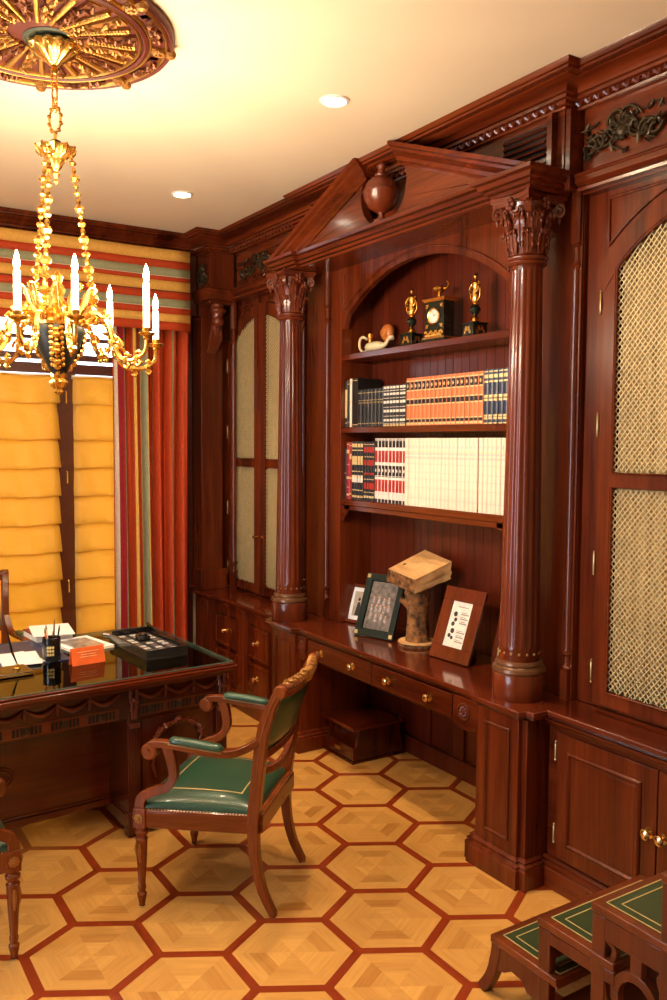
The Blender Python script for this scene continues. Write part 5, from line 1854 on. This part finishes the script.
row(lambda w: make_book('book', 'black and silver banded book in the set between black and orange sets', 'book', w, .215, .15, c_bk,
                        [(.0, .010, c_gs), (.06, .003, c_lb), (.12, .012, c_lb), (.24, .003, c_lb), (.34, .014, c_lb), (.46, .003, c_lb), (.56, .014, c_lb), (.68, .003, c_lb), (.76, .012, c_lb), (.86, .004, c_lb), (.92, .012, c_lb)], 'black and silver banded set'), 7, 3.740, 3.542, XB, ZM)
row(lambda w: make_book('book', 'tan-orange leather book with gold and black spine bands on the middle shelf', 'book', w, .242, .16, c_or,
                        [(.02, .010, c_gs), (.07, .014, c_bk), (.13, .005, c_gs), (.42, .006, c_gs), (.45, .022, c_bk), (.545, .006, c_gs), (.72, .006, c_gs), (.75, .040, c_bk), (.92, .006, c_gs)], 'orange leather set', (.83, c_gs)), 18, 3.540, 2.958, XB, ZM)
row(lambda w: make_book('book', 'navy and gold banded book at the right end of the middle shelf', 'book', w, .246, .16, c_nv,
                        [(.0, .006, c_gs), (.08, .022, c_gs), (.12, .004, c_bk), (.42, .028, c_gs), (.46, .006, c_bk), (.76, .008, c_gs), (.84, .016, c_gs), (.95, .005, c_gs)], 'navy and gold set'), 6, 2.956, 2.766, XB, ZM)
# lower shelf
one = [
    ('black book with rubbed spine at the far left end of the lower shelf', .022, .29, c_bk, [(.5, .003, c_gs)]),
    ('crimson book with gold bands, leftmost red spine on the lower shelf', .030, .325, c_rd, [(.06, .01, c_gs), (.2, .004, c_gs), (.35, .015, c_gs), (.6, .004, c_gs), (.8, .02, c_gs), (.95, .005, c_gs)]),
    ('narrow crimson book with gold title beside the leftmost red spine on the lower shelf', .022, .325, c_rd, [(.08, .008, c_gs), (.35, .012, c_gs), (.7, .03, c_gs), (.93, .005, c_gs)]),
]
y = 4.118
for lab, w, h, cv, bd in one:
    t = make_book('book', lab, 'book', w, h, .165, cv, bd, 'red and black books at the left of the lower shelf')
    t.location = (XB, y - w / 2, ZL); y -= w + .0008
row(lambda w: make_book('book', 'black book with gold and white spine ornament right of the crimson books', 'book', w, .328, .16, c_bk,
                        [(.04, .012, c_gs), (.16, .005, c_gs), (.30, .04, c_lb), (.48, .005, c_gs), (.6, .05, c_gs), (.84, .006, c_gs), (.9, .02, c_gs)], 'black and gold ornamented books', (.4, c_gs)), 4, y, 3.925, XB, ZL)
row(lambda w: make_book('book', 'black book with dark red squares on its spine left of the white-striped set', 'book', w, .326, .16, c_bk,
                        [(.05, .012, c_gs), (.14, .004, c_gs), (.2, .035, c_rl), (.36, .004, c_gs), (.44, .012, c_rl), (.6, .03, c_rl), (.74, .004, c_gs), (.82, .03, c_rl), (.95, .004, c_gs)], 'black and red squared books'), 4, 3.922, 3.818, XB, ZL)
row(lambda w: make_book('book', 'book with white, red and black spine bands in the striped set on the lower shelf', 'book', w, .344, .165, c_lb,
                        [(.0, .018, c_bk), (.17, .065, c_rl), (.40, .004, c_bk), (.42, .055, c_bk), (.63, .062, c_rl), (.86, .035, c_bk), (.97, .004, c_bk)], 'white, red and black banded set', (.5, c_lb)), 9, 3.815, 3.532, XB, ZL)
row(lambda w: make_book('book', 'ivory book with faint violet title in the long pale set on the lower shelf', 'book', w, .345, .17, c_wh,
                        [(.80, .003, c_gs), (.76, .010, c_pl), (.70, .010, c_pl), (.62, .002, c_pl), (.5, .002, c_pl), (.4, .002, c_pl), (.28, .002, c_pl), (.12, .002, c_pl)], 'ivory set on the lower shelf', (.87, c_pl)), 19, 3.530, 2.975, XB - .012, ZL)
row(lambda w: make_book('book', 'ivory book with violet title at the right end of the lower shelf past the gap', 'book', w, .345, .17, c_wh,
                        [(.80, .003, c_gs), (.76, .010, c_pl), (.70, .010, c_pl), (.62, .002, c_pl), (.5, .002, c_pl), (.4, .002, c_pl), (.28, .002, c_pl), (.12, .002, c_pl)], 'ivory set past the gap', (.87, c_pl)), 7, 2.968, 2.766, XB - .012, ZL)
# small dark tassel hanging from the pale books
tg = thing('key_tassel', 'tiny dark blue tassel lying on the lower shelf edge before the ivory books', 'tassel', (2.684, 2.975, ZL))
m_ = MB(); m_.tube([(2.690, 2.972, ZL + .010), (2.684, 2.980, ZL + .007), (2.683, 2.990, ZL + .004)], [.005, .006, .003], 6); m_.build('tuft', navy, tg)
m_ = MB(); m_.tube([(2.688, 2.9715, ZL + .012), (2.6885, 2.9715, ZL + .2)], .0012, 5); m_.build('cord', navy, tg)

# ------------------------------------------------------------------ ornaments on the top shelf
ZT = SH['top'] + .0003
tp = thing('teapot', 'cream ceramic teapot with looped handle and long body at the left of the top shelf', 'teapot', (2.76, 3.92, ZT), 0, local=True)
t = MB()
t.lathe([(.030, 0), (.034, .004), (.030, .010), (.052, .018), (.058, .034), (.048, .052), (.026, .060), (.001, .062)], (0, 0, 0), 28, scale=(.75, 1.45))
t.build('body', cream, tp, local=True, smooth=60)
t = MB(); t.tube(catmull([(0, -.06, .030), (0, -.10, .040), (0, -.125, .062), (0, -.150, .072), (0, -.162, .060)], 4), [.018, .017, .015, .013, .012, .011, .011, .010, .010, .010, .010, .011, .011, .012, .012, .013, .010], 10); t.build('spout', cream, tp, local=True)
t = MB(); t.tube(catmull([(0, .07, .020), (0, .115, .014), (0, .150, .040), (0, .150, .080), (0, .120, .098), (0, .080, .082)], 5), .0075, 8); t.build('handle', cream, tp, local=True)
t = MB(); t.lathe([(.014, .056), (.013, .085), (.016, .088), (.016, .108), (.010, .112), (.001, .112)], (0, .045, 0), 14); t.build('stopper', gold, tp, local=True)
od = thing('round_box', 'small round amber ornament standing behind the cream teapot', 'ornament', (2.83, 3.90, ZT), 0, local=True)
t = MB(); t.lathe([(.028, 0), (.030, .006), (.010, .014), (.008, .055), (.018, .062), (.001, .064)], (0, 0, 0), 18); t.build('foot', bronze, od, local=True)
t = MB(); t.ball((0, 0, .112), .050, 20, sc=(.6, 1, 1)); t.lathe([(.020, -.034), (.026, -.030), (.020, -.026), (.012, -.033)], (0, -.0, .112), 14, ax='x') ; t.build('disc', amber, od, local=True)


def statuette(label, loc, rz):
    t = thing('statuette', label, 'statuette', loc, rz, 'pair of gilt figures flanking the clock', local=True)
    m_ = MB(); m_.box(-.048, .048, -.048, .048, 0, .008); m_.box(-.042, .042, -.042, .042, .008, .062); m_.box(-.046, .046, -.046, .046, .062, .070)
    m_.build('plinth', blackm, t, bevel=.002, local=True)
    m_ = MB()
    for k in range(9):
        a_ = k * .7
        for sgn in (-1, 1):
            m_.ball((-.0435, sgn * (.006 + .018 * k / 9) * 1, .035 + .014 * math.sin(a_)), .0055, 5, sc=(.4, 1, 1))
            m_.ball((sgn * (.006 + .018 * k / 9), -.0435, .035 + .014 * math.sin(a_)), .0055, 5, sc=(1, .4, 1))
    m_.build('gilt_mount', gold, t, local=True)
    m_ = MB(); m_.lathe([(.024, .070), (.026, .076), (.014, .084), (.020, .092), (.008, .108), (.001, .108)], (0, 0, 0), 18); st_ = m_.build('gilt_foot', gold, t, local=True)
    m_ = MB(); m_.lathe([(.004, .106), (.014, .110), (.025, .126), (.027, .136), (.020, .148), (.006, .152), (.001, .152)], (0, 0, 0), 20); m_.build('green_urn', MATS['black_marble'], t, local=True)
    m_ = MB()
    m_.lathe([(.008, .150), (.022, .154), (.014, .162), (.001, .163)], (0, 0, 0), 14)
    # draped figure: legs, waist, bust, head, lyre-like raised arms
    m_.lathe([(.012, .160), (.020, .170), (.022, .195), (.018, .215), (.0135, .228), (.018, .242), (.021, .256), (.014, .266), (.006, .270), (.006, .276), (.001, .277)], (0, 0, 0), 16, scale=(.8, 1), mod=lambda a, h: 1 + .08 * math.cos(7 * a) * (1 if h < .22 else 0))
    m_.ball((0, 0, .288), .0125, 10, sc=(.9, .85, 1.1)); m_.ball((.006, 0, .299), .008, 8)
    for sgn in (-1, 1):
        m_.tube(catmull([(0, sgn * .018, .258), (-.006, sgn * .034, .240), (-.012, sgn * .030, .216), (-.014, sgn * .014, .205)], 4), [.006, .0055, .005, .0045] * 3 + [.004], 6)
        m_.tube(catmull([(0, sgn * .010, .165), (.0, sgn * .034, .190), (0, sgn * .037, .225), (0, sgn * .024, .262)], 4), .0045, 6)
    m_.build('gilt_figure', gold, t, local=True, smooth=70)
    return t


s1 = statuette('gilt figure on black plinth left of the clock, between teapot and clock', (2.76, 3.590, ZT), R(8))
dup(s1, (2.76, 3.100, ZT), R(-6), 'gilt figure on black plinth right of the clock, nearest the big column')
ck = thing('mantel_clock', 'black marble clock with gilt mounts and white dial in the middle of the top shelf', 'clock', (2.77, 3.375, ZT), R(4), local=True)
t = MB(); t.box(-.05, .05, -.090, .090, 0, .022); t.box(-.036, .036, -.066, .066, .030, .205); t.build('case', blackm, ck, bevel=.002, local=True)
t = MB(); t.box(-.045, .045, -.078, .078, .022, .030); t.box(-.042, .042, -.073, .073, .205, .213)
t.box(-.046, .046, -.079, .079, .213, .221)
for k in range(16):
    t.ball((-.040, -.060 + .008 * k, .050 + .008 * math.sin(k * 1.4)), .009, 6, sc=(.5, 1, 1))
for k in range(11):
    t.ball((-.042, -.055 + .011 * k, .036), .007, 6)
for sg in (-1, 1):
    for zz in (.185, .085):
        t.ball((-.037, sg * .052, zz), .010, 6, sc=(.4, 1, 1))
        t.tube([(-.037, sg * .060, zz - .012), (-.039, sg * .052, zz), (-.037, sg * .040, zz + .008)], [.002, .005, .002], 5)
t.build('gilt_mount', gold, ck, local=True)
t = MB(); t.lathe([(.040, -.036), (.043, -.042), (.040, -.045), (.034, -.042), (.034, -.036)], (0, 0, .132), 32, ax='x'); t.build('bezel', gold, ck, local=True)
t = MB(); t.lathe([(.0345, -.036), (.0345, -.039), (.001, -.0395)], (0, 0, .132), 32, ax='x'); dl = t.build('dial', whitem, ck, local=True)
t = MB()
for k in range(12):
    a_ = k * PI / 6; c = Vector((-.0402, .027 * math.sin(a_), .132 + .027 * math.cos(a_))); D = Vector((0, math.sin(a_), math.cos(a_))) * .0035; T_ = Vector((0, math.cos(a_), -math.sin(a_))) * .0010
    t.obox(c, D, T_, (.0003, 0, 0))
t.build('hour_marks', black, dl, smooth=0, local=True)
t = MB(); t.ribbon([(-.041, 0, .132), (-.041, -.017, .143)], (1, 0, 0), .0003, .0012); t.ribbon([(-.0415, 0, .132), (-.0415, .006, .156)], (1, 0, 0), .0003, .0009); t.build('hands', black, dl, smooth=0, local=True)
t = MB()
t.lathe([(.022, .221), (.024, .227), (.008, .234), (.007, .246), (.030, .262), (.036, .274), (.034, .280), (.001, .281)], (0, .005, 0), 20, scale=(.9, 1.1))
t.tube(catmull([(0, -.025, .268), (0, -.052, .272), (0, -.062, .292), (0, -.050, .302)], 4), .0045, 6)
t.build('lamp_finial', gold, ck, local=True)

# ------------------------------------------------------------------ things on the worktop in the niche
ZK = .7153
bark = plain('tree_bark', (.20, .085, .024), .85, scale=30, bump=1.0, var=.97)
ringw = wood('sawn_pine', (.44, .21, .07), (.80, .50, .21), 'y', rough=.6, coat=0, scale=14, stretch=.3)
ws = thing('log_sculpture', 'rough wooden sculpture of a sawn block balanced on a bark-covered log stem', 'sculpture', (2.72, 3.455, ZK), R(-8), local=True)
t = MB(); rnd = random.Random(2)


def barky(mb, P, rad, seg=22, mi=0, amp=.10, seed=1):
    r2 = random.Random(seed); off = [[r2.uniform(-1, 1) for _ in range(seg)] for _ in range(3)]
    rs = []
    for i, (p, r0) in enumerate(zip(P, rad)):
        rs.append([(p[0] + r0 * (1 + amp * (off[0][k] * .6 + .4 * off[1][(k + i // 2) % seg])) * math.cos(2 * PI * k / seg), p[1] + r0 * (1 + amp * (off[0][k] * .6 + .4 * off[1][(k + i // 2) % seg])) * math.sin(2 * PI * k / seg), p[2]) for k in range(seg)])
    mb.rings(rs, mi)


barky(t, [(0, 0, z_) for z_ in (.022, .05, .08, .11, .14, .17, .20, .23, .27, .315)], [.066, .062, .060, .057, .056, .058, .062, .066, .068, .066])
t.ball((-.045, .040, .215), .024, 10, sc=(.8, 1, 1.1))
t.tube([(-.03, .03, .21), (-.075, .055, .235)], [.025, .014], 8)
t.build('log_stem', bark, ws, smooth=60, local=True)
t = MB(); barky(t, [(0, 0, 0), (0, 0, .016)], [.100, .104], 26, 1, .06, 5); barky(t, [(0, 0, .016), (0, 0, .022)], [.100, .098], 26, 0, .06, 5)
t.build('bark_slice', [ringw, bark], ws, smooth=30, local=True)
# tilted sawn block: pale sawn faces, bark underneath and on the far edge
bk_ = [(-.105, .150, .318), (-.085, -.115, .288), (.10, -.150, .360), (.115, .110, .410)]
tp_ = [(-.112, .120, .385), (-.095, -.130, .362), (.095, -.165, .450), (.095, .100, .478)]
t = MB()
Bv = [t.bm.verts.new(p) for p in bk_]; Tv = [t.bm.verts.new(p) for p in tp_]
md = t.bm.verts.new((0, 0, .268))
t.face(Tv, 0)
for i in range(4):
    t.face([Bv[i], Bv[(i + 1) % 4], Tv[(i + 1) % 4], Tv[i]], 1 if i in (0, 2, 3) else 0)
    t.face([Bv[(i + 1) % 4], Bv[i], md], 1)
bmesh.ops.subdivide_edges(t.bm, edges=t.bm.edges[:], cuts=5, use_grid_fill=True)
for v_ in t.bm.verts:
    if v_.co.z < .36 + .4 * (v_.co.x + .1):
        v_.co += Vector((rnd.uniform(-1, 1), rnd.uniform(-1, 1), rnd.uniform(-1, 1))) * .004
t.build('sawn_block', [ringw, bark], ws, smooth=25, local=True)
t = MB(); t.ball((-.030, .075, .411), .017, 10, sc=(1.3, .8, .35)); t.build('wood_knot', bark, ws, local=True)


def photo_frame(name, label, loc, rz, w, h, lean, fw, frame_mat, mat_mat, pic, inner=None, corner=False, strut=True):
    """frame front looks along local -y before rotation, leaning back"""
    t = thing(name, label, 'picture frame', loc, rz, local=True)
    lr = R(lean)
    Mx = Matrix.Rotation(-lr, 4, 'X')

    def xf(m_):
        m_.bm.transform(Mx); return m_
    m_ = MB(); d = .016
    for (a_, b_, c_, e_) in ((-w / 2, w / 2, 0, fw), (-w / 2, w / 2, h - fw, h), (-w / 2, -w / 2 + fw, fw, h - fw), (w / 2 - fw, w / 2, fw, h - fw)):
        m_.box(a_, b_, -d, 0, c_, e_)
    m_.box(-w / 2 + .004, w / 2 - .004, -.004, .001, .004, h - .004)
    xf(m_).build('frame', frame_mat, t, bevel=.002, local=True)
    iw, ih = w - 2 * fw, h - 2 * fw
    m_ = MB(); m_.box(-iw / 2, iw / 2, -.008, -.004, fw, h - fw); mt_ = xf(m_).build('mat_board', mat_mat, t, smooth=0, local=True)
    pic(t, mt_, xf, iw, ih, fw, h)
    if corner:
        for sx in (-1, 1):
            for zz in (0.006, h - .026):
                m_ = MB(); m_.box(sx * (w / 2 - .014) - .010, sx * (w / 2 - .014) + .010, -d - .0015, -d, zz, zz + .020); xf(m_).build('corner_plate', whitem if False else gilt, t, local=True)
    # easel strut behind
    bot = Mx @ Vector((0, .002, h * .62))
    m_ = MB(); m_.ribbon([bot, (0, bot.y + h * .22, .004)], (1, 0, 0), w * .10, .002); m_.build('easel_strut', dark, t, local=True)
    return t


skin = plain('print_skin_tone', (.55, .33, .24), .5)
suit = plain('print_dark_clothes', (.02, .02, .025), .5)


def pic_bride(t, mt_, xf, iw, ih, fw, h):
    m_ = MB(); m_.box(-iw * .32, iw * .32, -.0090, -.0084, fw + ih * .12, h - fw - ih * .12); p = xf(m_).build('photograph', plain('sepia_print', (.45, .38, .3), .3, var=.2), t, smooth=0, local=True)
    m_ = MB(); m_.prism([(-.020, fw + ih * .14), (.022, fw + ih * .14), (.010, fw + ih * .55), (-.008, fw + ih * .55)], 'y', -.0096, -.0092); m_.lathe([(.010, -.0098), (.001, -.0099)], (0, 0, fw + ih * .64), 12, ax='y'); xf(m_).build('pictured_figure', suit, p, smooth=0, local=True)


def pic_family(t, mt_, xf, iw, ih, fw, h):
    m_ = MB(); m_.box(-iw * .44, iw * .48, -.0090, -.0084, fw + ih * .02, h - fw - ih * .02); p = xf(m_).build('photograph', plain('grey_group_print', (.16, .14, .13), .3, var=.5, scale=40), t, smooth=0, local=True)
    r2 = random.Random(3); m_ = MB(); n_ = MB()
    for r_w, (zz, n) in enumerate(((.66, 4), (.50, 5), (.32, 4))):
        for k in range(n):
            x_ = (-.5 + (k + .5) / n) * iw * .74 + r2.uniform(-.003, .003); z_ = fw + ih * (zz + r2.uniform(-.02, .02))
            m_.lathe([(.0062, -.0094), (.001, -.0095)], (x_, 0, z_), 8, ax='y')
            n_.box(x_ - .008, x_ + .008, -.0092, -.0091, z_ - .034, z_ - .007)
    xf(n_).build('pictured_clothes', plain('print_pale_clothes', (.35, .30, .30), .5, var=.6, scale=60), p, smooth=0, local=True)
    xf(m_).build('pictured_faces', skin, p, smooth=0, local=True)


def pic_card(t, mt_, xf, iw, ih, fw, h):
    m_ = MB()
    for k in range(7):
        zz = fw + ih * (.12 + .10 * k)
        if k in (3,):
            continue
        m_.box(iw * .02, iw * .40, -.0088, -.0084, zz, zz + ih * .028)
        m_.box(iw * .02, iw * .30, -.0088, -.0084, zz + ih * .045, zz + ih * .06)
    m_.box(-iw * .2, iw * .3, -.0088, -.0084, h - fw - ih * .12, h - fw - ih * .10)
    xf(m_).build('printed_lines', plain('grey_print', (.30, .27, .25), .6), mt_, smooth=0, local=True)
    m_ = MB()
    for (x_, z_, r0) in ((-.24, .72, .10), (-.18, .60, .08), (-.26, .50, .09), (-.2, .35, .10), (-.3, .24, .08), (-.16, .2, .07)):
        m_.lathe([(r0 * iw, -.0089), (.001, -.0090)], (x_ * iw, 0, fw + z_ * ih), 9, ax='y')
    xf(m_).build('printed_drawing', suit, mt_, smooth=0, local=True)


mfr = wood('frame_mahogany', (.07, .012, .005), (.17, .03, .01), 'z', rough=.25)
# frames face the room (-x), turned slightly
photo_frame('photo_frame', 'small brown wooden frame with a figure in dark clothes, farthest left in the niche', (2.740, 4.055, ZK), R(-75), .160, .225, 16, .018, mfr, paper, pic_bride)
photo_frame('photo_frame', 'dark green frame with pale corner plates holding a group photograph', (2.615, 3.700, ZK), R(-72), .255, .345, 22, .036, plain('dark_green_leather', (.008, .020, .018), .3), blackm, pic_family, corner=True)
photo_frame('photo_frame', 'wide dark wooden frame with a small printed card, right of the log sculpture', (2.640, 3.105, ZK), R(-86), .265, .355, 20, .066, mfr, plain('card_stock', (.82, .74, .66), .6), pic_card)
photo_frame('photo_frame', 'brown frame half hidden behind the right fluted column', (2.790, 2.885, ZK), R(-95), .18, .26, 12, .028, mfr, gilt, pic_bride)

for o in COL.objects:
    if '_o' in o:
        del o['_o']
